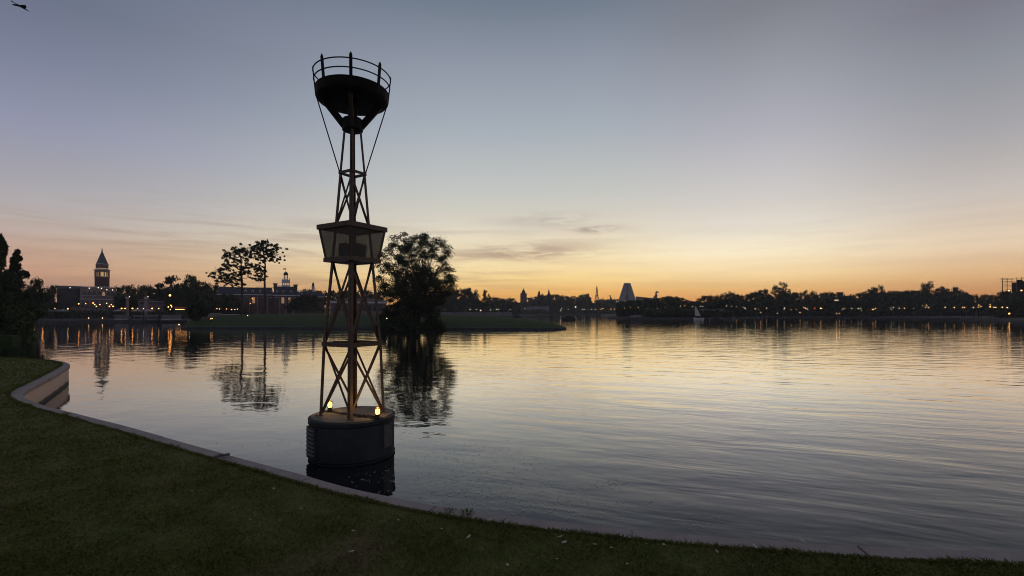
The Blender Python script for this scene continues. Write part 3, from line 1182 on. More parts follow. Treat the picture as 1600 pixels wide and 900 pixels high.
# statue columns
def column(px, d, statue, label):
    L = Local(px, d)
    t = L.thing('monument_column', label, 'column', 'columns on the quay')
    MB().lathe([(.9, 0), (.9, .3), (.65, .35), (.65, .8)], n=12).build('pedestal', M['pale'], t)
    MB().lathe([(.36, .8), (.34, 2.), (.29, L.z(467))], n=14).build('shaft', M['pale'], t, True)
    zt = L.z(467)
    MB().frustum((0, 0, zt), .5, .95, .4).box((0, 0, zt + .45), (1.05, 1.05, .1)).build('capital', M['white'], t)
    if statue == 'lion':
        st = MB().box((0, 0, zt + .9), (.75, .3, .36)).lathe([(.05, -.22), (.2, -.1), (.2, .1), (.04, .22)], (.42, 0, zt + 1.12), 8)
        st.box((-.28, 0, zt + .62), (.14, .26, .3)).box((.28, 0, zt + .62), (.14, .26, .3)).frustum((-.1, 0, zt + 1.05), (.5, .1), (.1, .05), .45)
    else:
        st = MB().lathe([(.2, 0), (.22, .3), (.13, .6), (.24, .9), (.1, 1.05), (.12, 1.2), (.02, 1.34)], (0, 0, zt + .5), 8)
        st.bar((-.3, 0, zt + .6), (-.3, 0, zt + 2.), .05, .05)
    st.build('statue', M['brass'], t, True)
    MB().lathe([(.02, -.1), (.11, 0), (.02, .1)], (.42, -.35, zt + .55), 8).build('spotlight', M['g_white'], t)


column(199, 121, 'lion', 'stone column with a winged beast statue, nearer the palazzo')
column(228, 121, 'saint', 'stone column with a standing figure, before the low brick house')

L = Local(240, 133)
t = L.thing('brick_house', 'low reddish brick house with five windows behind the quay', 'house')
u, z = L.u, L.z
MB().b2(u(216), u(263), 0, 7, 0, z(469)).build('wall', M['pink'], t)
MB().frustum(((u(216) + u(263)) / 2, 3.5, z(469)), (u(263) - u(216) + .8, 7.8), (u(263) - u(216) - 5, 1), z(465.3) - z(469)).build('roof', M['terra'], t)
for px in (221, 226, 235.5, 242.5, 249.5, 257):
    o = MB().b2(u(px) - .42, u(px) + .42, -.05, .1, z(475), z(471.5)).build('window', M['dark_window'], t)
    MB().b2(u(px) - .5, u(px) + .5, -.12, -.055, z(471.5), z(471)).build('frame', M['white'], o)

# lit awning on the quay
L = Local(283, 124)
t = L.thing('awning', 'long awning lit orange along its edge, right end of the quay', 'awning')
u, z = L.u, L.z
MB().add([(u(273), -1, z(483.4)), (u(294), -1, z(483.4)), (u(294), 2, z(480)), (u(273), 2, z(480)), (u(273), -1, z(482.8)), (u(294), -1, z(482.8)), (u(294), 2, z(479.5)), (u(273), 2, z(479.5))],
         [(3, 2, 1, 0), (4, 5, 6, 7), (0, 1, 5, 4), (1, 2, 6, 5), (2, 3, 7, 6), (3, 0, 4, 7)]).build('canopy', M['red_cloth'], t)
MB().b2(u(274), u(292), -.9, -.75, z(483.9), z(483.35)).build('strip_light', glow('awning_strip', (1, .45, .12), 5), t)
for px in (273.5, 283, 293.5):
    MB().tube((u(px), -.8, 0), (u(px), -.8, z(483.9)), .05).build('post', M['steel_dark'], t)


# barges
def barge(px0, px1, d, top, label, gap):
    L = Local((px0 + px1) / 2, d, -.25)
    t = L.thing('barge', label, 'barge', 'barges moored along the quay')
    u, z = L.u, L.z
    a, b = u(px0), u(px1)
    MB().add([(a, -1.5, .7), (b, -1.5, .7), (b, 1.5, .7), (a, 1.5, .7), (a + .5, -1.2, 0), (b - .5, -1.2, 0), (b - .5, 1.2, 0), (a + .5, 1.2, 0)],
             [(0, 1, 2, 3), (7, 6, 5, 4), (4, 5, 1, 0), (5, 6, 2, 1), (6, 7, 3, 2), (7, 4, 0, 3)]).build('hull', M['hull_dark'], t)
    zt = z(top)
    MB().b2(a + .4, b - .4, -1.1, 1.1, .7, zt - .18).build('cabin', M['hull_pale'], t)
    MB().b2(a + .15, b - .15, -1.3, 1.3, zt - .18, zt).build('roof', M['canvas'], t)
    n = max(3, int((b - a) / 1.1))
    if gap:
        for k in range(n):
            x = a + .9 + (b - a - 1.8) * k / (n - 1)
            MB().b2(x - .3, x + .3, -1.14, -1.1, zt - .85, zt - .4).build('window', M['dark_window'], t)
    else:
        MB().b2(a + .3, b - .3, -1.18, -1.1, .9, 1.05).build('rub_rail', M['white'], t)


barge(176, 203, 113.0, 491.8, 'longish pale barge moored below the palazzo, leftmost of four', False)
barge(205, 225, 112.6, 492.4, 'short pale barge with rounded windows, second from the left', True)
barge(227, 249, 112.8, 492.2, 'pale barge with dark openings below the brick house', True)
barge(250, 286, 112.4, 492, 'longest plain pale barge at the right end of the quay', False)

# parasols on the left quay
pd = [(50, 487), (62, 487.5), (75, 487), (88, 487.4), (98, 488), (186, 486.5), (214, 487), (232, 486.5)]
par = thing('parasol', 'pale folded-edge parasol on the quay terrace', 'parasol', (0, 0, 0), 0, 'parasols on the quay terrace')
MB().tube((0, 0, 0), (0, 0, 2.4), .03).build('pole', M['steel_dark'], par)
MB().lathe([(1.25, 1.85), (1.2, 1.95), (.1, 2.45), (.02, 2.5)], n=8).build('canopy', M['canvas'], par)
for i, (px, py) in enumerate(pd):
    o = par if i == 0 else copy_tree(par)
    o.location = W(px, py, 119)
    o.location.z = .75
    o['label'] = 'pale parasol on the quay left of the palazzo' if px < 110 else 'pale parasol on the quay between the two statue columns and barges'
    if px > 110:
        o['group'] = 'parasols above the barges'

# colonial building
L = Local(440, 172)
t = L.thing('colonial_building', 'long brick colonial hall with mansard roof, cupola and flag behind the pines', 'building')
u, z = L.u, L.z
MB().b2(u(427), u(468), 0, 12, 0, z(461.4)).b2(u(338), u(426.9), 1.2, 11, 0, z(461)).b2(u(468.1), u(506), 1.2, 11, 0, z(463)).build('wall', M['brick'], t)
MB().frustum(((u(427) + u(466)) / 2, 6, z(460.9)), (u(466) - u(427) + .6, 12.6), (u(466) - u(427) - 1.4, 9), z(447.4) - z(460.9)).build('centre_roof', M['slate'], t)
MB().frustum(((u(338) + u(427)) / 2, 6.2, z(460.4)), (u(427) - u(338), 10.5), (u(427) - u(338) - 1, 6), z(449.5) - z(460.4)).build('wing_roof', M['slate'], t)
MB().frustum(((u(467) + u(506)) / 2, 6.2, z(462.4)), (u(506) - u(467), 10.5), (u(506) - u(467) - 1, 6), z(454.2) - z(462.4)).build('wing_roof', M['slate'], t)
MB().b2(u(426.5), u(468.6), -.35, .3, z(462.2), z(460.8)).b2(u(338), u(426.4), .9, 1.3, z(461.6), z(460.4)).b2(u(468.7), u(506), .9, 1.3, z(463.4), z(462.3)).build('cornice', M['white'], t)
bal = MB()
for k in range(26):
    x = u(434) + (u(459) - u(434)) * k / 25
    bal.b2(x - .05, x + .05, 2.2, 2.3, z(447.4), z(445.9))
bal.b2(u(433.5), u(459.5), 2.15, 2.35, z(446), z(445.6))
for k in range(16):
    x = u(467) + (u(482) - u(467)) * k / 15
    bal.b2(x - .05, x + .05, 3.2, 3.3, z(454.2), z(452.6))
bal.b2(u(466.5), u(482.5), 3.15, 3.35, z(452.7), z(452.3))
for k in range(18):
    x = u(400) + (u(427) - u(400)) * k / 17
    bal.b2(x - .05, x + .05, 3.2, 3.3, z(449.5), z(448.3))
bal.b2(u(399.5), u(427.3), 3.15, 3.35, z(448.4), z(448))
bal.build('balustrade', M['white'], t)
for px0, px1, py in ((427, 433, 442), (459.3, 465.3, 443.2)):
    ch = MB()
    zt = z(py)
    for x in (u(px0) + .35, u(px1) - .35):
        ch.b2(x - .33, x + .33, 3.5, 5, z(452), zt - .35)
    ch.b2(u(px0) + .68, u(px1) - .68, 4, 4.4, z(452), z(447))
    ch.b2(u(px0) - .15, u(px1) + .15, 3.3, 5.2, zt - .35, zt)
    ch.build('chimney', M['brick'], t)
cup = MB()
zc0, zc1 = z(447.4), z(435.6)
xc = u(446.8)
hw = (u(453.2) - u(440.4)) / 2
for i in (-1, -.33, .33, 1):
    for j in (-1, 1):
        cup.box((xc + i * (hw - .2), 6 + j * (hw - .2), (zc0 + zc1) / 2), (.3, .3, zc1 - zc0))
cup.box((xc, 6, zc0 + .35), (hw * 2.05, hw * 2.05, .7)).box((xc, 6, zc1 - .55), (hw * 2.1, hw * 2.1, .9))
for i in (-1, 1):
    for j in (-1, 1):
        cup.frustum((xc + i * (hw - .15), 6 + j * (hw - .15), zc1 - .1), .3, .08, .7)
zl = z(427.6)
for k in range(8):
    a = k * math.pi / 4
    cup.box((xc + .62 * math.cos(a), 6 + .62 * math.sin(a), (zc1 + zl) / 2 - .05), (.16, .16, zl - zc1 + .1), a)
cup.lathe([(.85, 0), (.85, .25), (.7, .3)], (xc, 6, zc1 - .1), 12)
cp = cup.build('cupola', M['white'], t)
MB().lathe([(.78, 0), (.82, .12), (.76, .55), (.5, .95), (.2, 1.15), (.1, 1.3), (.06, 1.6)], (xc, 6, zl), 14).build('dome', M['slate'], cp, True)
zd = zl + 1.4
MB().tube((xc, 6, zd), (xc, 6, z(415.6)), .05, .03).build('flagpole', M['white'], cp)
MB().add([(xc, 6, z(417)), (xc - .45, 6.05, z(416.8)), (xc - .9, 5.96, z(417.4)), (xc - .9, 5.96, z(419.2)), (xc - .45, 6.05, z(418.7)), (xc, 6, z(419)),
          (xc, 6.03, z(417)), (xc - .45, 6.08, z(416.8)), (xc - .9, 5.99, z(417.4)), (xc - .9, 5.99, z(419.2)), (xc - .45, 6.08, z(418.7)), (xc, 6.03, z(419))],
         [(0, 1, 4, 5), (1, 2, 3, 4), (11, 10, 7, 6), (10, 9, 8, 7), (0, 6, 7, 1), (1, 7, 8, 2), (2, 8, 9, 3), (3, 9, 10, 4), (4, 10, 11, 5), (5, 11, 6, 0)]).build('flag', M['red_cloth'], cp)
for px, py0, py1, y in ((443, 453.6, 459, .3), (455, 453.6, 459, .3), (466, 454, 459.5, .4), (433, 453.6, 459, .3), (383.3, 453, 458.5, 1.6), (394.5, 453, 458.5, 1.6), (406, 453, 458.5, 1.6), (424.4, 453.2, 458.6, 1.6), (472, 456.5, 461, 1.6)):
    w = (u(px + 1.7) - u(px - 1.7)) / 2
    o = MB().prism_y([(u(px) - w, z(py1)), (u(px) + w, z(py1)), (u(px) + w, z(py0 + 1.2)), (u(px), z(py0)), (u(px) - w, z(py0 + 1.2))], y, y + 2.4).build('dormer', M['white'], t)
    MB().b2(u(px) - w * .55, u(px) + w * .55, y - .04, y + .1, z(py1 - .4), z(py0 + 1.6)).build('pane', M['dark_window'], o)
pil = MB()
for px in (380, 390, 402, 418, 437, 447, 458, 467.5):
    y = 1.0 if px < 427 else -.2
    pil.b2(u(px) - .22, u(px) + .22, y, y + .3, .2, z(461.6))
pil.build('pilaster', M['pale'], t)
for px in (385, 396, 411.5, 423, 432, 442, 452.5, 463, 476, 484):
    y = 1.15 if (px < 427 or px > 468) else -.05
    o = MB().b2(u(px) - .45, u(px) + .45, y, y + .2, z(474), z(465)).build('window', M['g_dim'] if px in (396, 442, 452.5) else M['dark_window'], t)
    MB().b2(u(px) - .55, u(px) + .55, y - .08, y - .005, z(465), z(464.4)).build('frame', M['white'], o)
# the small second cupola
c2 = MB()
x2 = u(490.8)
c2.box((x2, 6, (z(454.2) + z(445.6)) / 2), (.95, .95, z(445.6) - z(454.2))).box((x2, 6, z(445.6)), (1.2, 1.2, .25))
c2o = c2.build('cupola', M['white'], t)
MB().lathe([(.38, 0), (.4, .9), (.42, 1.), (.25, 1.35), (.07, 1.6), (.04, 2.1)], (x2, 6, z(445.4)), 10).build('dome', M['slate'], c2o, True)

# long pavilion behind the buoy
L = Local(560, 178)
t = L.thing('long_pavilion', 'long low pinkish pavilion with pale roof band, seen through the buoy legs', 'pavilion')
u, z = L.u, L.z
MB().b2(u(516), u(604), 0, 8, 0, z(474)).build('wall', M['pink'], t)
MB().b2(u(515), u(605), -.8, 8.8, z(474), z(471.4)).build('roof_band', M['white'], t)
MB().frustum(((u(515) + u(605)) / 2, 4, z(471.4)), (u(605) - u(515), 9), (u(605) - u(515) - 8, 1), z(466) - z(471.4)).build('roof', M['terra'], t)
for px in (522, 530, 538, 570, 578, 586, 594):
    MB().b2(u(px) - .7, u(px) + .7, -.06, .1, z(486), z(477)).build('window', M['dark_window'], t)

# low pale walls around the promenade
L = Local(347, 118)
t = L.thing('terrace_wall', 'low pale wall in two steps left of the pine trunks', 'wall')
MB().b2(L.u(323), L.u(346), 0, .5, 0, L.z(490.5)).b2(L.u(346.1), L.u(374), .3, .8, 0, L.z(491.5)).build('wall', M['pale'], t)
MB().b2(L.u(322.5), L.u(346.4), -.08, .55, L.z(490.5), L.z(489.9)).b2(L.u(346.5), L.u(374.4), .22, .88, L.z(491.5), L.z(490.9)).build('coping', M['white'], t)
L = Local(735, 240)
t = L.thing('promenade_wall', 'long low lavender grey wall on the shore right of the island tree', 'wall')
MB().b2(L.u(676), L.u(800), 0, .6, 0, L.z(488.2)).build('wall', M['lavender'], t)
MB().b2(L.u(675.5), L.u(800.5), -.1, .7, L.z(488.2), L.z(487.7)).build('coping', M['pale'], t)

# minaret with walls
L = Local(818, 475)
t = L.thing('minaret', 'square reddish minaret with a small turret on the far shore', 'tower')
u, z = L.u, L.z
w0 = u(822.6) - u(813.6)
MB().box((0, 3, z(458.2) / 2), (w0, w0, z(458.2)), R(8)).build('shaft', M['brick'], t)
cr = MB()
for i in range(5):
    for j in (-1, 1):
        cr.box((-w0 / 2 + .5 + i * (w0 - 1) / 4, 3 + j * (w0 / 2 - .3), z(457.6)), (.6, .5, 1.0))
cr.build('battlement', M['brick'], t)
MB().box((0, 3, (z(458.2) + z(454.2)) / 2), (w0 * .52, w0 * .52, z(454.2) - z(458.2)), R(8)).build('turret', M['brick'], t)
MB().lathe([(w0 * .22, 0), (w0 * .2, .6), (.3, 1.5), (.15, 2.2), (.25, 2.6), (.05, 3.2)], (0, 3, z(454.2)), 10).build('dome', M['slate'], t, True)
for px in (816, 820.3):
    MB().b2(u(px) - .5, u(px) + .5, 3 - w0 / 2 - .5, 3 - w0 / 2 + .4, z(468), z(463)).build('window', M['dark_window'], t)
L = Local(838, 465)
t = L.thing('medina_wall', 'pale crenellated wall beside the minaret on the far shore', 'wall')
u, z = L.u, L.z
MB().b2(u(822), u(858), 0, 3, 0, z(479.5)).b2(u(798), u(821.9), 1, 3, 0, z(482)).build('wall', M['lavender'], t)
cr = MB()
for k in range(14):
    x = u(823) + (u(857) - u(823)) * k / 13
    cr.b2(x - .55, x + .55, 0, .8, z(479.5), z(478.2))
cr.build('battlement', M['lavender'], t)

# two spires on the rise
for px, top, lab in ((842.3, 453.6, 'left shorter twin spire on a temple roof above the far trees'), (857.6, 451.6, 'right taller twin spire on a temple roof above the far trees')):
    L = Local(px, 505)
    t = L.thing('temple_spire', lab, 'spire', 'twin spires on the far rise')
    z = L.z
    w = 3.0 / F * 505
    MB().box((0, 0, z(462) / 2), (w * 1.9, w * 1.9, z(462))).build('tower', M['stone_dark'], t)
    MB().lathe([(w * .55, 0), (w * .6, 1.2), (w * .5, 2.6), (w * .62, 3.0), (w * .34, 4.3), (.5, (z(top) - z(462)) * .8), (.12, z(top) - z(462))], (0, 0, z(462)), 10).build('spire', M['stone_dark'], t, True)

# iron lattice tower
L = Local(932.6, 620)
t = L.thing('lattice_tower', 'tiny slender iron lattice tower on the far skyline', 'tower')
z = L.z
hts = [0, z(471), z(462), z(455), z(448)]
wds = [5.2, 3.0, 1.5, .8, .3]
lg = [MB() for _ in range(4)]
br = MB()
for k in range(4):
    for q, (i, j) in enumerate(((-1, -1), (1, -1), (1, 1), (-1, 1))):
        lg[q].bar((i * wds[k], j * wds[k], hts[k]), (i * wds[k + 1], j * wds[k + 1], hts[k + 1]), .62, .62)
    for i in (-1, 1):
        n = 4
        for m_ in range(n):
            a, b = m_ / n, (m_ + 1) / n
            wa, wb = wds[k] + (wds[k + 1] - wds[k]) * a, wds[k] + (wds[k + 1] - wds[k]) * b
            ha, hb = hts[k] + (hts[k + 1] - hts[k]) * a, hts[k] + (hts[k + 1] - hts[k]) * b
            br.bar((-wa, i * wa, ha), (wb, i * wb, hb), .35, .35)
            br.bar((wa, i * wa, ha), (-wb, i * wb, hb), .35, .35)
            br.bar((i * wa, -wa, ha), (i * wb, wb, hb), .35, .35)
for q in lg:
    q.build('leg', M['stone_dark'], t)
br.build('bracing', M['stone_dark'], t)
MB().box((0, 0, hts[1]), (7, 7, .9)).build('lower_platform', M['stone_dark'], t)
MB().box((0, 0, hts[2]), (3.8, 3.8, .8)).build('upper_platform', M['stone_dark'], t)
MB().tube((0, 0, hts[4]), (0, 0, hts[4] + 3), .25, .1).build('mast', M['stone_dark'], t)

# pyramid hotel
L = Local(980, 720)
t = L.thing('pyramid_hotel', 'tall blue grey truncated pyramid hotel with low wings on the skyline', 'hotel')
u, z = L.u, L.z
poly = [(u(965.4), 0), (u(994.6), 0), (u(993), z(467)), (u(985), z(442.3)), (u(975), z(442.3)), (u(967), z(467))]
MB().prism_y(poly, 0, 26).build('tower', M['teal'], t)
MB().prism_y([(u(994.8), 0), (u(1027), 0), (u(1026.5), z(466.6)), (u(993.6), z(463))], 4, 30).build('wing', M['terra'], t)
MB().prism_y([(u(941), 0), (u(965.2), 0), (u(966.6), z(467.2)), (u(941.5), z(469))], 4, 30).build('wing', M['terra'], t)
ac = [(u(976) + (u(984) - u(976)) * k / 12, z(468) + 8.5 * math.sin(math.pi * k / 12)) for k in range(13)]
MB().prism_y(ac, -.5, -.05).build('arch', M['stone_dark'], t)
MB().b2(u(979.3), u(980.7), -.4, -.05, z(459), z(443.5)).build('window_strip', M['slate'], t)
bd = MB()
for py in (446.5, 450, 453, 456, 459, 462):
    xx = interp([(442.3, 5), (467, 13)], py)
    bd.b2(u(980 - xx) + .8, u(980 + xx) - .8, -.25, -.02, z(py), z(py - .35))
bd.build('floor_band', M['lavender'], t)


def swan(px, py_top, py_base, flip, wing):
    sc_ = (z(py_top) - z(py_base))
    x = u(px)
    zb = z(py_base)
    mb = MB().path([(x - .16 * sc_ * flip, 8, zb), (x - .10 * sc_ * flip, 8, zb + .25 * sc_), (x + .02 * sc_ * flip, 8, zb + .5 * sc_), (x - .06 * sc_ * flip, 8, zb + .75 * sc_), (x + .04 * sc_ * flip, 8, zb + .95 * sc_), (x + .2 * sc_ * flip, 8, zb + .9 * sc_), (x + .36 * sc_ * flip, 8, zb + .83 * sc_)],
                   [.30 * sc_, .24 * sc_, .15 * sc_, .10 * sc_, .10 * sc_, .10 * sc_, .03 * sc_], 8)
    mb.build('statue', M['stone_dark'], wing, True)


ws = [c for c in t.children if c.name.startswith('wing')]
swan(1026, 455.4, 466.6, 1, ws[0])
swan(953.6, 461, 468.4, -1, ws[1])
o = MB().lathe([(.1, -1.2), (1.2, -.4), (1.2, .4), (.1, 1.2)], (u(976.9), -1.4, z(472.5)), 10).build('floodlight', M['g_white'], t)

# manor house and neighbours on the right far shore
L = Local(1233, 232)
t = L.thing('manor_house', 'long lavender grey manor with gables and tall chimneys at right of centre', 'house')
u, z = L.u, L.z
MB().b2(u(1212), u(1254), 0, 9, 0, z(471)).build('wall', M['lavender'], t)
for a, b in ((1212, 1221), (1226, 1236), (1244, 1254)):
    MB().prism_y([(u(a), z(471)), (u(b), z(471)), ((u(a) + u(b)) / 2, z(466.6))], -.3, 9.3).build('gable', M['lavender'], t)
for px in (1213, 1223.5, 1231, 1240):
    MB().b2(u(px) - .35, u(px) + .35, 3, 4, z(471), z(465.6)).build('chimney', M['stone_dark'], t)
for px in (1215, 1218.5, 1224, 1229, 1233.5, 1239, 1246, 1250.5):
    MB().b2(u(px) - .35, u(px) + .35, -.04, .1, z(477.5), z(474)).build('window', M['dark_window'], t)
L = Local(1271, 230)
t = L.thing('gatehouse', 'small grey gatehouse with a slim turret right of the manor', 'house')
u, z = L.u, L.z
MB().b2(u(1265), u(1278), 0, 6, 0, z(471.5)).build('wall', M['lavender'], t)
MB().frustum(((u(1265) + u(1278)) / 2, 3, z(471.5)), (u(1278) - u(1265) + .5, 6.5), (1.5, .5), z(468.5) - z(471.5)).build('roof', M['slate'], t)
MB().lathe([(.5, 0), (.5, z(467)), (.6, z(467) + .1), (.05, z(462))], (u(1264.6), 1, 0), 10).build('turret', M['lavender'], t)
for px in (1268.5, 1274.5):
    MB().b2(u(px) - .4, u(px) + .4, -.04, .1, z(478), z(474.5)).build('window', M['dark_window'], t)
L = Local(1312, 262)
t = L.thing('flat_roofed_block', 'dark flat topped block rising just above the right trees', 'building')
u, z = L.u, L.z
MB().b2(u(1307), u(1317.6), 0, 5, 0, z(457.4)).build('wall', M['stone_dark'], t)
MB().b2(u(1306.5), u(1318.1), -.3, 5.3, z(457.4), z(456.6)).build('roof', M['slate'], t)
L = Local(1306, 216)
t = L.thing('lit_pavilion', 'small pavilion with bright lit windows high among the right trees', 'pavilion')
u, z = L.u, L.z
MB().b2(u(1302), u(1311), 0, 4, 0, z(467.5)).build('wall', M['stone_dark'], t)
MB().frustum(((u(1302) + u(1311)) / 2, 2, z(467.5)), (u(1311) - u(1302) + .6, 4.6), (.8, .5), 1.0).build('roof', M['slate'], t)
for px in (1304.2, 1306.6, 1309):
    MB().b2(u(px) - .3, u(px) + .3, -.05, .1, z(469.6), z(468.4)).build('window', glow('lit_window', (1, .75, .45), 1.0), t)
L = Local(1361, 212)
t = L.thing('red_canopy', 'red lit canopy on the right shore below the three pines', 'canopy')
u, z = L.u, L.z
MB().frustum((0, 1, z(483.4)), (u(1367) - u(1355), 3), (u(1364) - u(1358), .5), z(480.6) - z(483.4)).build('roof', M['red_cloth'], t)
for px in (1355.5, 1361, 1366.5):
    MB().tube((u(px), 0, 0), (u(px), 0, z(483.4)), .07).build('post', M['steel_dark'], t)
MB().b2(u(1356), u(1366), -.1, .05, z(484.6), z(483.5)).build('red_light', M['g_red'], t)


# canopy landing in front of the peninsula
L = Local(994, 152, 0)
t = L.thing('landing_canopy', 'dark boat landing with a flat canopy on posts in the water below the hotel', 'landing')
u, z = L.u, L.z
MB().b2(u(982), u(1006), -1.5, 3, .35, .6).build('deck', M['stone_dark'], t)
MB().frustum((0, .7, z(494.6)), (u(1001) - u(979), 5), (u(996) - u(985), 2), .45).build('roof', M['lavender'], t)
for px in (984, 1002.5):
    for y in (-1.2, 2.6):
        MB().tube((u(px), y, -1), (u(px), y, z(494.6)), .14).build('post', M['hull_dark'], t)
rl = MB()
for px in (984, 990, 996, 1002.5):
    rl.b2(u(px) - .04, u(px) + .04, -1.4, -1.3, .6, 1.5)
rl.b2(u(984), u(1002.5), -1.4, -1.3, 1.45, 1.55).build('railing', M['hull_dark'], t)

# headland structures (dark terrace under the trees)
L = Local(1075, 172)
t = L.thing('terrace_building', 'long dark waterside terrace building behind the sailboat', 'building')
u, z = L.u, L.z
MB().b2(u(1010), u(1140), 0, 6, 0, z(487)).build('wall', M['hull_dark'], t)
MB().frustum(((u(1008) + u(1142)) / 2, 3, z(487)), (u(1142) - u(1008), 8), (u(1136) - u(1014), 2), z(483.5) - z(487)).build('roof', M['hull_dark'], t)
for k in range(13):
    px = 1014 + k * 10
    MB().b2(u(px) - .22, u(px) + .22, -.7, -.3, 0, z(487)).build('post', M['hull_dark'], t)

undergrowth([(1005, 483), (1040, 480), (1080, 483), (1145, 482)], 1006, 1146, 168, 'dark bushes growing over the waterside terrace building', 2600, .75, 2.4)

# boats
def boat(px0, px1, py, label, kind, d=None):
    d = d or shore_d(py)
    L = Local((px0 + px1) / 2, d, 0)
    t = L.thing('motor_boat', label, 'boat', 'boats on the lagoon')
    u, z = L.u, L.z
    a, b = u(px0), u(px1)
    ln = b - a
    hh = .75
    secs = [(a, .2), (a + ln * .12, .8), (a + ln * .5, .95), (b - ln * .05, .85), (b, .8)]
    mb = MB()
    for x, w in secs:
        rise = .35 if x == a else 0
        mb.v += [(x, -w, hh + rise), (x + (ln * .06 if x == a else 0), -w * .6, -.2), (x + (ln * .06 if x == a else 0), w * .6, -.2), (x, w, hh + rise)]
    for i in range(4):
        for k in range(4):
            mb.f.append((i * 4 + k, (i + 1) * 4 + k, (i + 1) * 4 + (k + 1) % 4, i * 4 + (k + 1) % 4))
    mb.f += [(3, 2, 1, 0), (16, 17, 18, 19)]
    mb.build('hull', M['hull_dark'], t)
    MB().b2(a + ln * .3, a + ln * .8, -.6, .6, hh, hh + .55).build('cabin', M['hull_dark'], t)
    if kind:
        zt = hh + 1.35
        MB().b2(a + ln * .22, a + ln * .86, -.75, .75, zt, zt + .12).build('canopy', M['stone_dark'], t)
        for x in (a + ln * .25, a + ln * .83):
            for y in (-.68, .68):
                MB().tube((x, y, hh), (x, y, zt), .05).build('post', M['hull_dark'], t)
    return t


boat(876.5, 899.5, 500.6, 'dark low launch crossing the bright water beyond the island tip', 0)
boat(1107, 1130, 503.2, 'dark canopied launch on the water right of the sailboat', 1)
tb = boat(800.5, 812.5, 496.2, 'small dark launch half hidden by the island crest', 1, 215)

L = Local(1090, 157, 0)
t = L.thing('sailboat', 'small sailboat with one pale triangular sail and white hull', 'sailboat')
u, z = L.u, L.z
MB().tube((u(1085.6), 0, .4), (u(1085.6), 0, z(477.2)), .06, .04).build('mast', M['steel_dark'], t)
MB().tube((u(1085.6), 0, 1.1), (u(1096), 0, 1.05), .04).build('boom', M['steel_dark'], t)
sl = MB()
zt = z(478)
n = 8
for k in range(n + 1):
    q = k / n
    zz = 1.2 + (zt - 1.2) * q
    w = (u(1094.6) - u(1085.7)) * (1 - q) ** .85 + .05
    for j in range(4):
        sl.v.append((u(1085.7) + w * j / 3, .25 * math.sin(math.pi * j / 3) * (1 - q), zz))
for k in range(n):
    for j in range(3):
        sl.f.append((k * 4 + j, k * 4 + j + 1, (k + 1) * 4 + j + 1, (k + 1) * 4 + j))
o = sl.build('sail', M['sail'], t, True)
mb = MB()
a, b = u(1083), u(1100)
for x, w, zz in ((a, .1, .75), (a + (b - a) * .25, .6, .6), (a + (b - a) * .6, .75, .55), (b, .6, .6)):
    mb.v += [(x, -w, zz), (x + (.35 if x == a else 0), -w * .5, -.15), (x + (.35 if x == a else 0), w * .5, -.15), (x, w, zz)]
for i in range(3):
    for k in range(4):
        mb.f.append((i * 4 + k, (i + 1) * 4 + k, (i + 1) * 4 + (k + 1) % 4, i * 4 + (k + 1) % 4))
mb.f += [(3, 2, 1, 0), (12, 13, 14, 15)]
mb.build('hull', M['white_hull'], t)

# scaffold tower at the right edge
L = Local(1590, 160)
t = L.thing('scaffold_tower', 'dark structure wrapped in scaffolding poles and decks at the right edge', 'scaffold')
u, z = L.u, L.z
x0, x1 = u(1566), u(1612)
MB().b2(u(1581), u(1588), .9, 4, 0, z(441)).b2(u(1588.1), u(1598), .8, 5, 0, z(437)).b2(u(1598.1), u(1612), 1.2, 5, 0, z(439.5)).build('core', M['hull_dark'], t)
for k in range(7):
    x = x0 + (x1 - x0) * k / 6
    for y in (0, 5.6):
        MB().tube((x, y, 0), (x, y, z(433 + random.uniform(-1.5, 2))), .05).build('pole', M['steel_dark'], t)
for py in (436, 439.5, 443.5, 448, 452.5):
    MB().b2(x0 - .6 * random.random(), x1, -.1, .75, z(py), z(py - .35)).build('deck', M['steel_dark'], t)
for py in (434.4, 441.4, 446):
    MB().tube((x0 - random.random(), -.05, z(py)), (x1, -.05, z(py)), .04).build('rail', M['steel_dark'], t)
for px in (1576.6, 1596):
    MB().lathe([(.03, -.2), (.2, -.08), (.2, .08), (.03, .2)], (u(px), -.5, z(454)), 8).build('work_lamp', M['g_warm'], t)


# ------------------------------------------------------------------ lamps
POLE = MB().tube((0, 0, 0), (0, 0, 1), .5, .4, 6).mesh('pole', M['steel_dark'])
GLOBE = {}
for k in ('white', 'warm', 'orange', 'red'):
    GLOBE[k] = MB().lathe([(.15, -1), (.7, -.72), (1, -.1), (.9, .45), (.55, .85), (.1, 1.05)], n=10).mesh('globe', M['g_' + k], True)


def lamp(px, py, d, kind, size, label, group, base=.7):
    z = zat(py, d)
    r = size * (.72 if d < 140 else .56) / F * d
    t = thing('lamp_post', label, 'lamp', ((px - 800) / F * d, d, base), 0, group)
    h = max(.3, z - base - r * .9)
    p = link('pole', POLE, t)
    p.scale = (.14, .14, h)
    gl = link('globe', GLOBE[kind], t)
    gl.location = (0, 0, z - base)
    gl.scale = (r, r, r)
    return t


def lamps(tab, d, label, group, size=.95, base=.7):
    for q in tab:
        px, py, k = q[:3]
        s = q[3] if len(q) > 3 else size
        lamp(px, py, shore_at(px) + 2.2 if px > 1000 else max(d, shore_at(px) + 1.5), k, s, label, group, base)


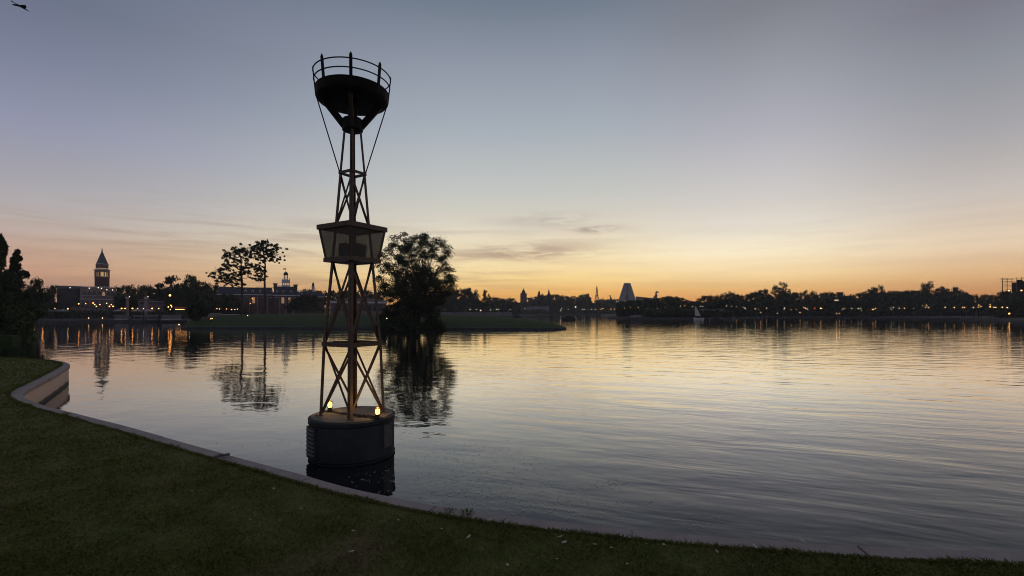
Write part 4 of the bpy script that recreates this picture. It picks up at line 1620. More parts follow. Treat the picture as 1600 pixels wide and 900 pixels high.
lamps([(39.7, 481.9, 'white'), (53, 482, 'orange', 1.3), (66.5, 481.5, 'orange', 1.3), (85.6, 482, 'warm', 1.2), (106, 482.5, 'warm', 1.1)], 120, 'glowing lamp on the quay left of the palazzo', 'lamps left of the palazzo')
lamps([(123, 474.7, 'orange'), (145.5, 473.5, 'orange'), (148, 476, 'warm'), (150.6, 478.6, 'warm'), (156, 476, 'warm'), (166.6, 474, 'warm'), (171, 478.7, 'orange'), (174, 476, 'warm'), (176.6, 478.6, 'orange'), (134, 474.5, 'warm', .8)], 130, 'orange lamp on the square before the palazzo', 'lamps before the palazzo')
lamps([(190, 482, 'orange', 1.2), (195.5, 482, 'orange'), (207, 482, 'orange', 1.2), (215, 482, 'white', .8), (224, 482.5, 'white', .8), (237.7, 482, 'orange', 1.2), (248, 482, 'warm', .9)], 118, 'lamp on the quay between the statue columns and the brick house', 'lamps above the barges')
lamps([(263, 479.6, 'orange'), (267, 477, 'orange'), (268.4, 479.6, 'orange', .8), (266, 483.7, 'warm', .8)], 122, 'orange lamp in the small cluster below the floodlight', 'lamp cluster under the floodlight')
lamp(265.5, 461.5, 123, 'orange', 1.9, 'brightest tall orange floodlight on the quay right of the brick house', None)
lamps([(47, 501, 'orange', 1.2), (138.5, 497, 'warm', .9), (160, 497, 'warm', .9)], 117, 'low orange lamp on the quay edge just above the water', 'quay edge lamps', base=.5)
lamp(279.6, 507.2, 90, 'warm', 1.1, 'low lamp on a stake in the water left of the island', None, -.3)
lamps([(296, 483.7, 'white', .8), (339, 482.4, 'warm'), (343, 482.8, 'warm'), (354, 482.8, 'warm'), (362, 483.7, 'warm', 1.1), (367, 483.7, 'white'), (371, 483, 'warm')], 124, 'warm lamp on the promenade left of the pines', 'lamps left of the pines')
lamps([(391, 474, 'warm', .8), (394, 467, 'orange', .7), (406, 479, 'white', .8), (403, 480, 'warm', .7), (422, 479, 'white', .8), (431, 479, 'warm', .6), (440, 478, 'warm', 1.), (442, 466, 'warm', .9), (438.6, 477, 'white', .8), (445, 482, 'warm', .9), (447.6, 482, 'warm', .9), (453, 481.5, 'warm', .9), (461, 479.5, 'warm', .6), (468.6, 486, 'white', .8), (481, 479, 'warm', .7), (487, 484, 'white', .7), (494, 484, 'white', .9), (495, 487.5, 'white', .8), (475, 488, 'white', .8), (478.4, 488, 'white', .8), (405, 487.5, 'white', .7), (421, 487.5, 'white', .7), (449, 482.5, 'warm', .8), (414, 482, 'warm', .6)], 142, 'small lamp on the promenade before the colonial building', 'lamps before the colonial building')
for a, b in ((387, 493.2), (329.4, 498.2), (331.4, 497.8)):
    lamp(a, b, 80 if a > 380 else 72, 'warm', .85, 'ground lamp standing in the island grass near the pines', 'ground lamps on the island', .9 if a < 380 else 1.3)
lamps([(529, 487, 'white', .8), (532, 481, 'white', .9), (531.5, 484, 'white', .7), (527, 488, 'warm', .7), (496, 482, 'warm', .7)], 165, 'small lamp seen between the left buoy legs', 'lamps behind the buoy')
lamp(604.5, 497.4, 60.5, 'white', .95, 'single pale lamp in the thicket left side of the island tree', None, .2)
lamps([(674, 475, 'warm', .6), (678, 475, 'warm', .6), (680, 475.2, 'warm', .6), (683, 475.2, 'warm', .6), (687, 475.3, 'warm', .6)], 230, 'tiny yellow lamp in a row right behind the island tree', 'row of yellow lamps behind the island tree')
lamps([(680.7, 483.8, 'white', .6), (695, 483.8, 'white', .6), (709.8, 484, 'white', .7), (726, 488, 'white', .7), (707.6, 489.5, 'white', .6), (734.5, 483.8, 'white', .9), (744, 483.8, 'white', .8), (751, 485, 'white', 1.5), (755, 489, 'red', .8), (766.4, 484.4, 'white', .8), (776, 483.4, 'white', .9), (778.6, 483.4, 'white', .8), (797, 484, 'white', .7)], 236, 'white lamp along the low wall beyond the island', 'lamps on the low wall beyond the island')
lamps([(819.8, 482, 'white', 1.1), (877.5, 482.5, 'white', .8), (876, 485.6, 'white', .8), (888, 483.4, 'white', .7), (910.4, 483.2, 'white', .7), (913, 483.2, 'white', .7), (924, 483.2, 'white', .7), (930, 483.4, 'white', .7), (939, 483, 'warm', .8), (942, 482, 'warm', .8), (954.5, 483, 'warm', .9), (960.6, 483, 'warm', .8), (963.2, 482.6, 'warm', .7), (963.5, 470.8, 'white', .7), (966, 470.8, 'white', .6)], 455, 'tiny pale lamp on the farthest shore left of the hotel', 'lamps on the farthest shore')
lamp(899.4, 479.6, 456, 'white', 1.6, 'large pale lantern alone on the farthest shore, reflected as a streak', None)
lamps([(976, 481.5, 'white', .6), (985, 480, 'warm', .5), (997, 481, 'white', .7), (1012, 482, 'white', .5), (1027, 481.5, 'white', .6), (1040, 480, 'warm', .5), (1063, 478.4, 'white', .8), (1070, 478, 'warm', .7), (1082, 478.6, 'white', .8), (1094, 478.6, 'white', .7), (1098, 478.6, 'white', .8), (1135, 478, 'white', .9), (1143, 478.4, 'warm', .6), (1151, 478.4, 'white', .9), (1161, 480, 'white', .7), (1163.5, 481.2, 'white', .8), (1165, 482.6, 'white', .7), (1180, 482.6, 'white', 1.), (1185, 483, 'red', .6), (1198, 481.4, 'white', .9)], 168, 'small pale lamp on the headland between the hotel and the manor', 'lamps on the headland')
lamps([(1226, 481.4, 'white', 1.), (1225, 484, 'white', .6), (1256, 480.5, 'warm', .8), (1259, 481.5, 'white', 1.1), (1262, 483, 'warm', .9), (1273, 481.5, 'red', 1.), (1282, 481.6, 'warm', 1.1), (1284, 481.8, 'warm', .8), (1236, 484, 'warm', .5), (1244, 484, 'warm', .5)], 222, 'warm lamp at the foot of the manor and gatehouse', 'lamps below the manor')
for px, py in ((1188.6, 488.2), (1214.6, 489.6), (1250, 488.6)):
    lamp(px, py, 200, 'warm', .95, 'lamp on a single pile at the water before the manor', 'lamps on piles', -.5)
for px in (1307, 1311.4):
    lamp(px, 490.2, 202, 'warm', .75, 'paired warm lamp on the pier right of the manor', 'pair of pier lamps', -.4)
lamps([(1316.5, 483, 'warm', .7), (1319.5, 482, 'white', .8), (1331, 481.6, 'white', .9), (1341, 482, 'white', .9), (1345, 482, 'white', .6), (1346, 485.6, 'white', .5), (1364, 483.8, 'orange', 1.), (1368, 482, 'warm', 1.), (1391, 481, 'white', .5), (1393, 483.6, 'white', .6), (1396, 480, 'white', .8), (1405, 481.6, 'white', .9), (1413.4, 481.6, 'warm', .9), (1427, 481.6, 'white', .5), (1441, 477.8, 'warm', .5)], 205, 'lamp at the foot of the long right wood', 'lamps below the right wood')
lamps([(1447.6, 477, 'warm', .9), (1451, 480.6, 'warm', 1.1), (1445.6, 480.4, 'white', .6), (1476.7, 480, 'warm', 1.), (1491, 480.6, 'warm', 1.), (1504, 480.5, 'warm', .8), (1507, 480.2, 'orange', .7), (1521, 480.6, 'warm', 1.), (1529.5, 476.7, 'warm', .9), (1533, 479, 'warm', .8), (1528.6, 480.2, 'warm', .8), (1547, 475.7, 'warm', .8), (1547, 479.5, 'orange', 1.1), (1553, 480, 'warm', 1.), (1556, 480.4, 'warm', .7), (1566, 480, 'warm', .9), (1574, 480.6, 'warm', 1.)], 196, 'warm lamp on the shore between the highest right tree and the scaffold', 'lamps left of the scaffold')
lamp(1577, 490, 141, 'orange', 1.7, 'bright orange lamp near the water at the right edge', None, .3)


# ------------------------------------------------------------------ the buoy
BX, BY = -2.494, 7.41
BD = math.hypot(BX, BY)
U = Vector((BX / BD, BY / BD, 0))                 # from the viewpoint to the buoy
LT = Vector((-U.y, U.x, 0))                       # to the left across the view
A0 = R(4.5)
FRONT = -U * math.cos(A0) + LT * math.sin(A0)
rotz = math.atan2(FRONT.y, FRONT.x)               # local +x = the front corner
buoy = thing('buoy', 'tall dark steel lattice buoy with railed dish on top standing in the lagoon', 'buoy', (BX, BY, 0), rotz)
DR = .633
drum = MB().lathe([(DR * .99, -.5), (DR, -.02), (DR, .575), (DR + .012, .585), (DR + .012, .607), (DR - .004, .615), (.02, .617)], n=72).build('drum', M['drum'], buoy, True)
MB().lathe([(.02, .619), (DR - .03, .619), (DR - .035, .628), (.02, .63)], n=72).build('deck', M['drum_top'], drum, True)


def on_drum(ang, r, z):
    return Vector((r * math.cos(ang), r * math.sin(ang), z))


def a_of(px):
    """angle (local) of the drum point that shows at a given column"""
    best = None
    for k in range(720):
        a = k * math.pi / 360
        p = Matrix.Rotation(rotz, 3, 'Z') @ Vector((DR * math.cos(a), DR * math.sin(a), 0)) + Vector((BX, BY, 0))
        if p.x * p.x + p.y * p.y < BD * BD - .1:
            e = abs(800 + F * p.x / p.y - px)
            if best is None or e < best[0]:
                best = (e, a)
    return best[1]


# louvred vent on the left, access panel on the right
av = a_of(487.5)
q = Matrix.Rotation(av, 3, 'Z')
vent = MB()
vz0, vz1 = .06, .52
vent.box(q @ Vector((DR - .005, 0, (vz0 + vz1) / 2)), (.05, .30, vz1 - vz0), mtx=q).build('vent_panel', M['drum'], buoy)
lo = MB()
for k in range(7):
    zz = vz0 + .06 + k * .06
    mtx = q @ Matrix.Rotation(R(38), 3, 'Y')
    lo.box(q @ Vector((DR + .026, 0, zz)), (.034, .25, .010), mtx=mtx)
lo.build('louvre', M['panel'], bpy.context.scene.objects['vent_panel'])
ap = a_of(605.5)
q = Matrix.Rotation(ap, 3, 'Z')
pn = MB().box(q @ Vector((DR - .002, 0, .34)), (.03, .20, .34), mtx=q).build('access_panel', M['panel'], buoy)
bl = MB()
for i in (-1, 1):
    for j in (-1, 1):
        bl.lathe([(.008, 0), (.004, .006)], q @ Vector((DR + .012, i * .08, .34 + j * .14)), 6)
bl.build('bolt', M['steel_dark'], pn)
# rubbing hoops
MB().ring((0, 0, .545), DR + .004, .009, 72).ring((0, 0, .03), DR + .004, .010, 72).build('hoop', M['steel_dark'], buoy, True)

# legs
LEGS = [(.62, .485), (1.72, .437), (3.02, .312), (3.55, .262), (4.38, .193), (5.08, .130)]


def hd(z):
    return interp(LEGS, z)


def corner(k, z, f=1.):
    a = k * math.pi / 2
    return Vector((hd(z) * f * math.cos(a), hd(z) * f * math.sin(a), z))


for k in range(4):
    mb = MB()
    out = Vector((math.cos(k * math.pi / 2), math.sin(k * math.pi / 2), 0))
    for (z0, _), (z1, _) in zip(LEGS, LEGS[1:]):
        w = .050 if z0 < 3 else (.044 if z0 < 4 else .036)
        # steel angle: two flanges meeting at the corner
        for sg in (-1, 1):
            fl = Matrix.Rotation(sg * R(135), 3, 'Z') @ out
            o_ = fl * (w / 2)
            mb.bar(corner(k, z0) + o_, corner(k, z1) + o_, w, .008, fl.cross(Vector((0, 0, 1))))
    mb.bar(corner(k, .62) , corner(k, .625) + Vector((0, 0, .012)), .12, .12, out)
    leg = mb.build('leg', M['steel'] , buoy)
    if k == 0:
        bt = MB()
        for zz in (.75, 1.0, 1.25, 1.65, 1.78, 2.1, 2.4, 2.7):
            bt.lathe([(.009, 0), (.006, .008)], corner(0, zz) + Vector((.004, 0, 0)), 6)
        bt.build('bolt', M['steel_dark'], leg)


def xbrace(z0, z1, r, off=.012):
    for k in range(4):
        j = (k + 1) % 4
        mid = (corner(k, z0) + corner(j, z0)).normalized()
        n_ = Vector((mid.x, mid.y, 0)).normalized()
        mb = MB()
        mb.bar(corner(k, z0, .96) - n_ * off, corner(j, z1, .96) - n_ * off, r, .010, n_)
        mb.bar(corner(j, z0, .96) - n_ * (off + .016), corner(k, z1, .96) - n_ * (off + .016), r, .010, n_)
        mb.build('brace', M['steel'], buoy)


xbrace(.66, 1.69, .036)
xbrace(1.75, 2.98, .036)
xbrace(3.58, 4.34, .028, .008)


def hring(z, w, h, name='frame', f=1.03):
    mb = MB()
    for k in range(4):
        a, b = corner(k, z, f), corner((k + 1) % 4, z, f)
        mb.bar(a, b, w, h, (0, 0, 1))
    return mb.build(name, M['steel'], buoy)


hring(1.72, .012, .062)
hring(4.38, .030, .036)
# lantern housing with screens
house = MB()
TD, BDm = .528, .430


def sq(d, z):
    return [Vector((d * math.cos(k * math.pi / 2), d * math.sin(k * math.pi / 2), z)) for k in range(4)]


def sq_frame(mb, d, z0, z1, w):
    o0, o1 = sq(d, z0), sq(d, z1)
    i0, i1 = sq(d - w, z0), sq(d - w, z1)
    vs = o0 + o1 + i0 + i1
    fs = []
    for k in range(4):
        j = (k + 1) % 4
        fs += [(k, j, 4 + j, 4 + k), (8 + j, 8 + k, 12 + k, 12 + j), (4 + k, 4 + j, 12 + j, 12 + k), (j, k, 8 + k, 8 + j)]
    return mb.add(vs, fs)


sq_frame(house, TD, 3.484, 3.556, .10)
sq_frame(house, BDm, 2.985, 3.052, .09)
ho = house.build('housing', M['steel'], buoy)
MB().add(sq(TD - .09, 3.535) + sq(TD - .09, 3.545), [(3, 2, 1, 0), (4, 5, 6, 7)] + [(k, (k + 1) % 4, 4 + (k + 1) % 4, 4 + k) for k in range(4)]).build('lid', M['steel_dark'], ho)
MB().add(sq(BDm - .08, 2.992) + sq(BDm - .08, 3.002), [(3, 2, 1, 0), (4, 5, 6, 7)] + [(k, (k + 1) % 4, 4 + (k + 1) % 4, 4 + k) for k in range(4)]).build('floor_plate', M['steel_dark'], ho)
st_, sb_ = sq(TD - .045, 3.484), sq(BDm - .035, 3.052)
for k in range(4):
    MB().bar(sb_[k], st_[k], .032, .032, sq(1, 0)[k]).build('corner_bar', M['steel'], ho)
for k in range(4):
    j = (k + 1) % 4
    c = (st_[k] + st_[j]) / 2
    n_ = Vector((c.x, c.y, 0)).normalized()
    ps = [sb_[k].lerp(sb_[j], .035), sb_[j].lerp(sb_[k], .035), st_[j].lerp(st_[k], .035), st_[k].lerp(st_[j], .035)]
    o = MB().add(ps + [p - n_ * .006 for p in ps], [(0, 1, 2, 3), (7, 6, 5, 4), (0, 4, 5, 1), (1, 5, 6, 2), (2, 6, 7, 3), (3, 7, 4, 0)]).build('screen', M['screen'], ho)
# loudspeakers inside
for ang, sx in ((R(45), .0), (R(135), .0), (R(-45), .0), (R(-135), .0)):
    q = Matrix.Rotation(ang, 3, 'Z')
    sp = MB().box(q @ Vector((.12, -.03, 3.16)), (.12, .13, .22), mtx=q).build('loudspeaker', M['steel_dark'], ho)
    hb = MB()
    for rr in (.03, .05, .07):
        nseg = 24
        c = q @ Vector((.19, .045, 3.2))
        pts = [c + q @ Vector((0, rr * math.cos(t * 2 * math.pi / nseg), rr * math.sin(t * 2 * math.pi / nseg))) for t in range(nseg + 1)]
        hb.path(pts, .005, 5)
    hb.build('horn_ring', M['panel'], sp)

# collar, bracket arms, dish
MB().lathe([(.12, 5.035), (.155, 5.05), (.155, 5.215), (.135, 5.235), (.02, 5.24)], n=32).build('collar', M['steel_dark'], buoy, True)
MB().lathe([(.07, 5.2), (.07, 5.49)], n=16).build('neck', M['steel_dark'], buoy, True)
for k in range(4):
    a = k * math.pi / 2
    mb = MB().bar((.10 * math.cos(a), .10 * math.sin(a), 5.09), (.40 * math.cos(a), .40 * math.sin(a), 5.47), .055, .10, (math.cos(a), math.sin(a), 0))
    mb.build('bracket_arm', M['steel_dark'] if k else M['steel'], buoy)
dish = MB().lathe([(.02, 5.478), (.40, 5.478), (.48, 5.484), (.52, 5.497), (.539, 5.52), (.539, 5.645), (.545, 5.65), (.545, 5.662), (.50, 5.662), (.49, 5.55), (.02, 5.53)], n=72).build('dish', M['dish'], buoy, True)
PO = R(2)
for k in range(8):
    a = k * math.pi / 4 + PO
    r0, r1 = .535, .578
    d_ = Vector((math.cos(a), math.sin(a), 0))
    p0, p1 = d_ * r0 + Vector((0, 0, 5.53)), d_ * r1 + Vector((0, 0, 5.945))
    mb = MB().bar(p0, p1, .046, .016, d_)
    tip = d_ * (r1 + .003) + Vector((0, 0, 5.99))
    tn = Vector((-d_.y, d_.x, 0))
    b4 = [p1 + tn * .023 - d_ * .008, p1 + tn * .023 + d_ * .008, p1 - tn * .023 + d_ * .008, p1 - tn * .023 - d_ * .008]
    mb.add(b4 + [tip], [(0, 1, 4), (1, 2, 4), (2, 3, 4), (3, 0, 4)])
    mb.build('railing_post', M['steel_dark'], buoy)
for zz, rr in ((5.895, .575), (5.765, .563)):
    MB().ring((0, 0, zz), rr, .0095, 96, 8).build('rail', M['steel_dark'], buoy, True)
for k in range(4):
    a = k * math.pi / 2
    MB().tube(corner(k, 4.39), (.52 * math.cos(a), .52 * math.sin(a), 5.50), .009, n=6).build('stay_rod', M['steel_dark'], buoy)


# deck lamps
def to_local(px, py, z):
    d = (CH - z) * F / (py - HZ)
    p = Vector(((px - 800) / F * d - BX, d - BY, 0))
    return Matrix.Rotation(-rotz, 3, 'Z') @ p


LAMP_PTS = []
for px, py in ((515.5, 642.5), (590, 653.5)):
    c = to_local(px, py, .63)
    c.z = .63
    base = MB().lathe([(.055, 0), (.055, .012), (.035, .02), (.033, .045), (.042, .05), (.042, .062)], c, 16).build('deck_lamp', M['brass'], buoy, True)
    MB().lathe([(.024, .062), (.032, .08), (.034, .108), (.028, .132), (.018, .145)], c, 16).build('globe', M['g_bulb'], base, True)
    MB().lathe([(.044, .146), (.030, .158), (.012, .168), (.008, .182)], c, 12).build('cap', M['brass'], base, True)
    cg = MB()
    for k in range(4):
        a = k * math.pi / 2 + .4
        cg.path([c + Vector((.044 * math.cos(a), .044 * math.sin(a), zz)) for zz in (.058, .1, .15)], .0025, 4)
    cg.build('cage', M['brass'], base)
    LAMP_PTS.append(Matrix.Rotation(rotz, 3, 'Z') @ c + Vector((BX, BY, 0)))
# cables on the deck
pts = []
cA, cB = to_local(515.5, 642.5, .63), to_local(590, 653.5, .63)
cb = MB()
for s_off in (0, .03, -.025, .05):
    ps = []
    for k in range(13):
        q = k / 12
        p = cA.lerp(cB, q) + Vector((-.10 * math.sin(math.pi * q) + .045 * math.sin(q * 15 + s_off * 90) + s_off, .04 * math.cos(q * 11 + s_off * 60) * math.sin(math.pi * q) + s_off * .4, 0))
        p.x += .16 * math.sin(math.pi * q)
        p.z = .642 + .012 * abs(math.sin(q * 19 + s_off * 50))
        ps.append(p)
    cb.path(ps, .008, 6)
cb.build('cable', M['rubber'], buoy, True)

# lamps really light the tower
for p, pw in zip(LAMP_PTS, (2.5, 3.2)):
    ld = bpy.data.lights.new('deck_lamp_light', 'POINT')
    ld.energy = pw
    ld.color = (1.0, .55, .18)
    ld.shadow_soft_size = .03
    lo_ = link('deck_lamp_light', ld)
    lo_.location = p + Vector((0, 0, .23))
    tag(lo_, kind='helper')

# ------------------------------------------------------------------ small things
# bird at the upper left
p = W(33, 10.5, 24)
bird = thing('bird', 'dark bird gliding with outstretched wings at the upper left sky', 'bird', p, 0)
sc_ = 24 / F
x = Vector((.96, 0, -.28))
yv = Vector((0, 1, 0))
zv = Vector((.28, 0, .96))
body = MB()
ax = Vector((.55, .75, -.30)).normalized()
body.path([ax * t_ for t_ in (-.22, -.14, -.02, .12, .20, .25, .31)], [.010, .028, .040, .034, .024, .02, .005], 10)
sd = Vector((-.92, .38, .22)).normalized()
ww = MB()
prof = [(0, .10), (.18, .115), (.36, .09), (.52, .055), (.64, .012)]
for sg in (1, -1):
    o0 = len(ww.v)
    for s_, ch in prof:
        lift = (.06 * math.sin(s_ * 4) if sg > 0 else -.02 * s_)
        c = sd * (sg * s_) + Vector((0, 0, lift)) - ax * (.22 * s_ * s_)
        for th in (.012, -.004):
            ww.v.append(tuple(c + ax * ch + Vector((0, 0, th))))
            ww.v.append(tuple(c - ax * ch * .8 + Vector((0, 0, th))))
    for k in range(len(prof) - 1):
        b = o0 + k * 4
        ww.f += [(b, b + 1, b + 5, b + 4), (b + 2, b + 6, b + 7, b + 3), (b, b + 4, b + 6, b + 2), (b + 1, b + 3, b + 7, b + 5)]
    b = o0 + (len(prof) - 1) * 4
    ww.f += [(b, b + 1, b + 3, b + 2)]
tl = ax * -.18
tv = Vector((ax.y, -ax.x, 0)).normalized()
body.add([tl + tv * .015, tl - tv * .015, tl - ax * .20 - tv * .055, tl - ax * .20 + tv * .055, tl + tv * .015 - Vector((0, 0, .01)), tl - tv * .015 - Vector((0, 0, .01)), tl - ax * .20 - tv * .055 - Vector((0, 0, .006)), tl - ax * .20 + tv * .055 - Vector((0, 0, .006))],
         [(0, 1, 2, 3), (7, 6, 5, 4), (0, 4, 5, 1), (1, 5, 6, 2), (2, 6, 7, 3), (3, 7, 4, 0)])
body.add(ww.v, ww.f)
body.build('body', M['feather'], bird, True)


def lawn_pt(px, py, z=LAWNZ):
    d = (CH - z) * F / (py - HZ)
    return Vector(((px - 800) / F * d, d, z))


# stick lying across the coping
pa, pb = lawn_pt(334, 713.5, .575), lawn_pt(359, 710, .575)
stk = thing('stick', 'flat piece of driftwood lying across the coping', 'stick', pa)
sm = MB()
v_ = pb - pa
sm.bar((0, 0, -.004), v_ + Vector((0, 0, .004)), .045, .018)
sm.bar(v_ * .3 + Vector((0, 0, .012)), v_ * .95 + Vector((.03, -.05, .016)), .02, .012)
sm.build('plank', M['stick'], stk)

# fallen leaves, weeds
lv = []
rl = random.Random(3)
spots = [(428, 768), (338, 697), (793, 889), (622, 818), (657, 812), (882, 853), (929, 857), (870, 880), (1010, 856), (1037, 857), (1252, 850), (1285, 850), (1420, 866), (1350, 892), (1180, 860), (1076, 842), (875, 845), (816, 843), (765, 818),
         (545, 868), (550, 868), (391, 818), (237, 818), (620, 780), (690, 832), (732, 845), (552, 835), (955, 862), (835, 838), (905, 836), (1120, 868), (980, 888), (470, 800), (300, 772), (120, 860), (200, 700)]
lm = MB()
lm.add([(-.02, 0, 0), (-.008, -.009, .004), (.012, -.008, .002), (.024, 0, .006), (.012, .009, .005), (-.008, .008, .001)], [(0, 1, 2, 3, 4, 5)])
lmesh = lm.mesh('leaf', M['leaf_fallen'])
for px, py in spots:
    o = link('fallen_leaf', lmesh)
    o.location = lawn_pt(px, py) + Vector((0, 0, .028))
    o.rotation_euler = (rl.uniform(-.4, .4), rl.uniform(-.4, .4), rl.uniform(0, 6.28))
    s = rl.uniform(.5, 1.15)
    o.scale = (s, s * rl.uniform(.7, 1.2), s)
    tag(o, 'small pale fallen leaf lying on the dark lawn', 'leaf', 'fallen leaves on the lawn')


def tuft(px, py, n, h, seed, label):
    rng = np.random.default_rng(seed)
    c = lawn_pt(px, py, .55)
    a = rng.random(n) * 6.28
    r = .05 * rng.random(n) ** .5
    base = np.column_stack([r * np.cos(a), r * np.sin(a), np.zeros(n)])
    hh = h * (.5 + .6 * rng.random(n))
    ln = np.column_stack([np.cos(a) * hh * .6, np.sin(a) * hh * .6, hh])
    dx = np.column_stack([-np.sin(a) * .004, np.cos(a) * .004, np.zeros(n)])
    v = np.stack([base - dx, base + dx, base + ln * .6 + dx, base + ln], 1).reshape(-1, 3)
    o = link('weed_tuft', quad_mesh('weed_tuft', v, M['blade']))
    o.location = c
    tag(o, label, 'weed')


tuft(731, 802, 46, .034, 1, 'larger weed tuft growing on the coping right of the buoy')
tuft(703, 799.5, 24, .028, 2, 'small weed tuft growing on the coping below the buoy')
tuft(103, 648, 30, .05, 4, 'weed tuft at the coping joint near the cove')


def floating_weed():
    rng = np.random.default_rng(9)
    segs = []

    def cluster(px, py, sx, sy, n):
        for _ in range(n):
            x, y = rng.normal(px, sx), rng.normal(py, sy)
            if y < 560:
                continue
            # keep it beyond the coping
            lim = interp(sorted([(a, b) for a, b in edge_px if 37 < a and b > 600]), x) + 4
            if y > lim + (15 if x < 900 else 8):
                continue
            d = CH * F / (y - HZ)
            segs.append(((x - 800) / F * d, d))
    cluster(760, 765, 60, 18, 420)
    cluster(690, 745, 40, 22, 260)
    cluster(760, 705, 28, 9, 60)
    cluster(820, 725, 30, 10, 40)
    cluster(952, 757, 16, 4, 70)
    cluster(900, 780, 40, 14, 60)
    cluster(860, 790, 60, 12, 130)
    cluster(1090, 815, 25, 8, 22)
    cluster(650, 690, 40, 18, 60)
    cluster(450, 690, 30, 14, 40)
    cluster(590, 750, 30, 9, 25)
    cluster(330, 640, 90, 22, 26)
    p = np.array(segs)
    n = len(p)
    L = .010 + .050 * rng.random(n) ** 2.2
    a = rng.random(n) * 6.28
    w = .0013 + .0020 * rng.random(n)
    dd = np.column_stack([np.cos(a), np.sin(a)]) * L[:, None]
    nn = np.column_stack([-np.sin(a), np.cos(a)]) * w[:, None]
    z = np.full(n, .006)
    mk = lambda q, zz: np.column_stack([q, zz])
    v = np.stack([mk(p - dd - nn, z), mk(p + dd * .9 - nn * .6, z + .004), mk(p + dd * .9 + nn * .6, z + .004), mk(p - dd + nn, z)], 1).reshape(-1, 3)
    o = link('floating_weed', quad_mesh('floating_weed', v, mat('pond_weed', (.40, .36, .25), (.80, .76, .62), .8, 9, spec=.3)))
    tag(o, 'scattered stems of pale weed floating by the near sea wall', 'weed', kind='stuff')


floating_weed()


# ------------------------------------------------------------------ sky and light
def lin(c):
    return tuple(((v / 255) / 12.92 if v / 255 <= .04045 else ((v / 255 + .055) / 1.055) ** 2.4) for v in c)


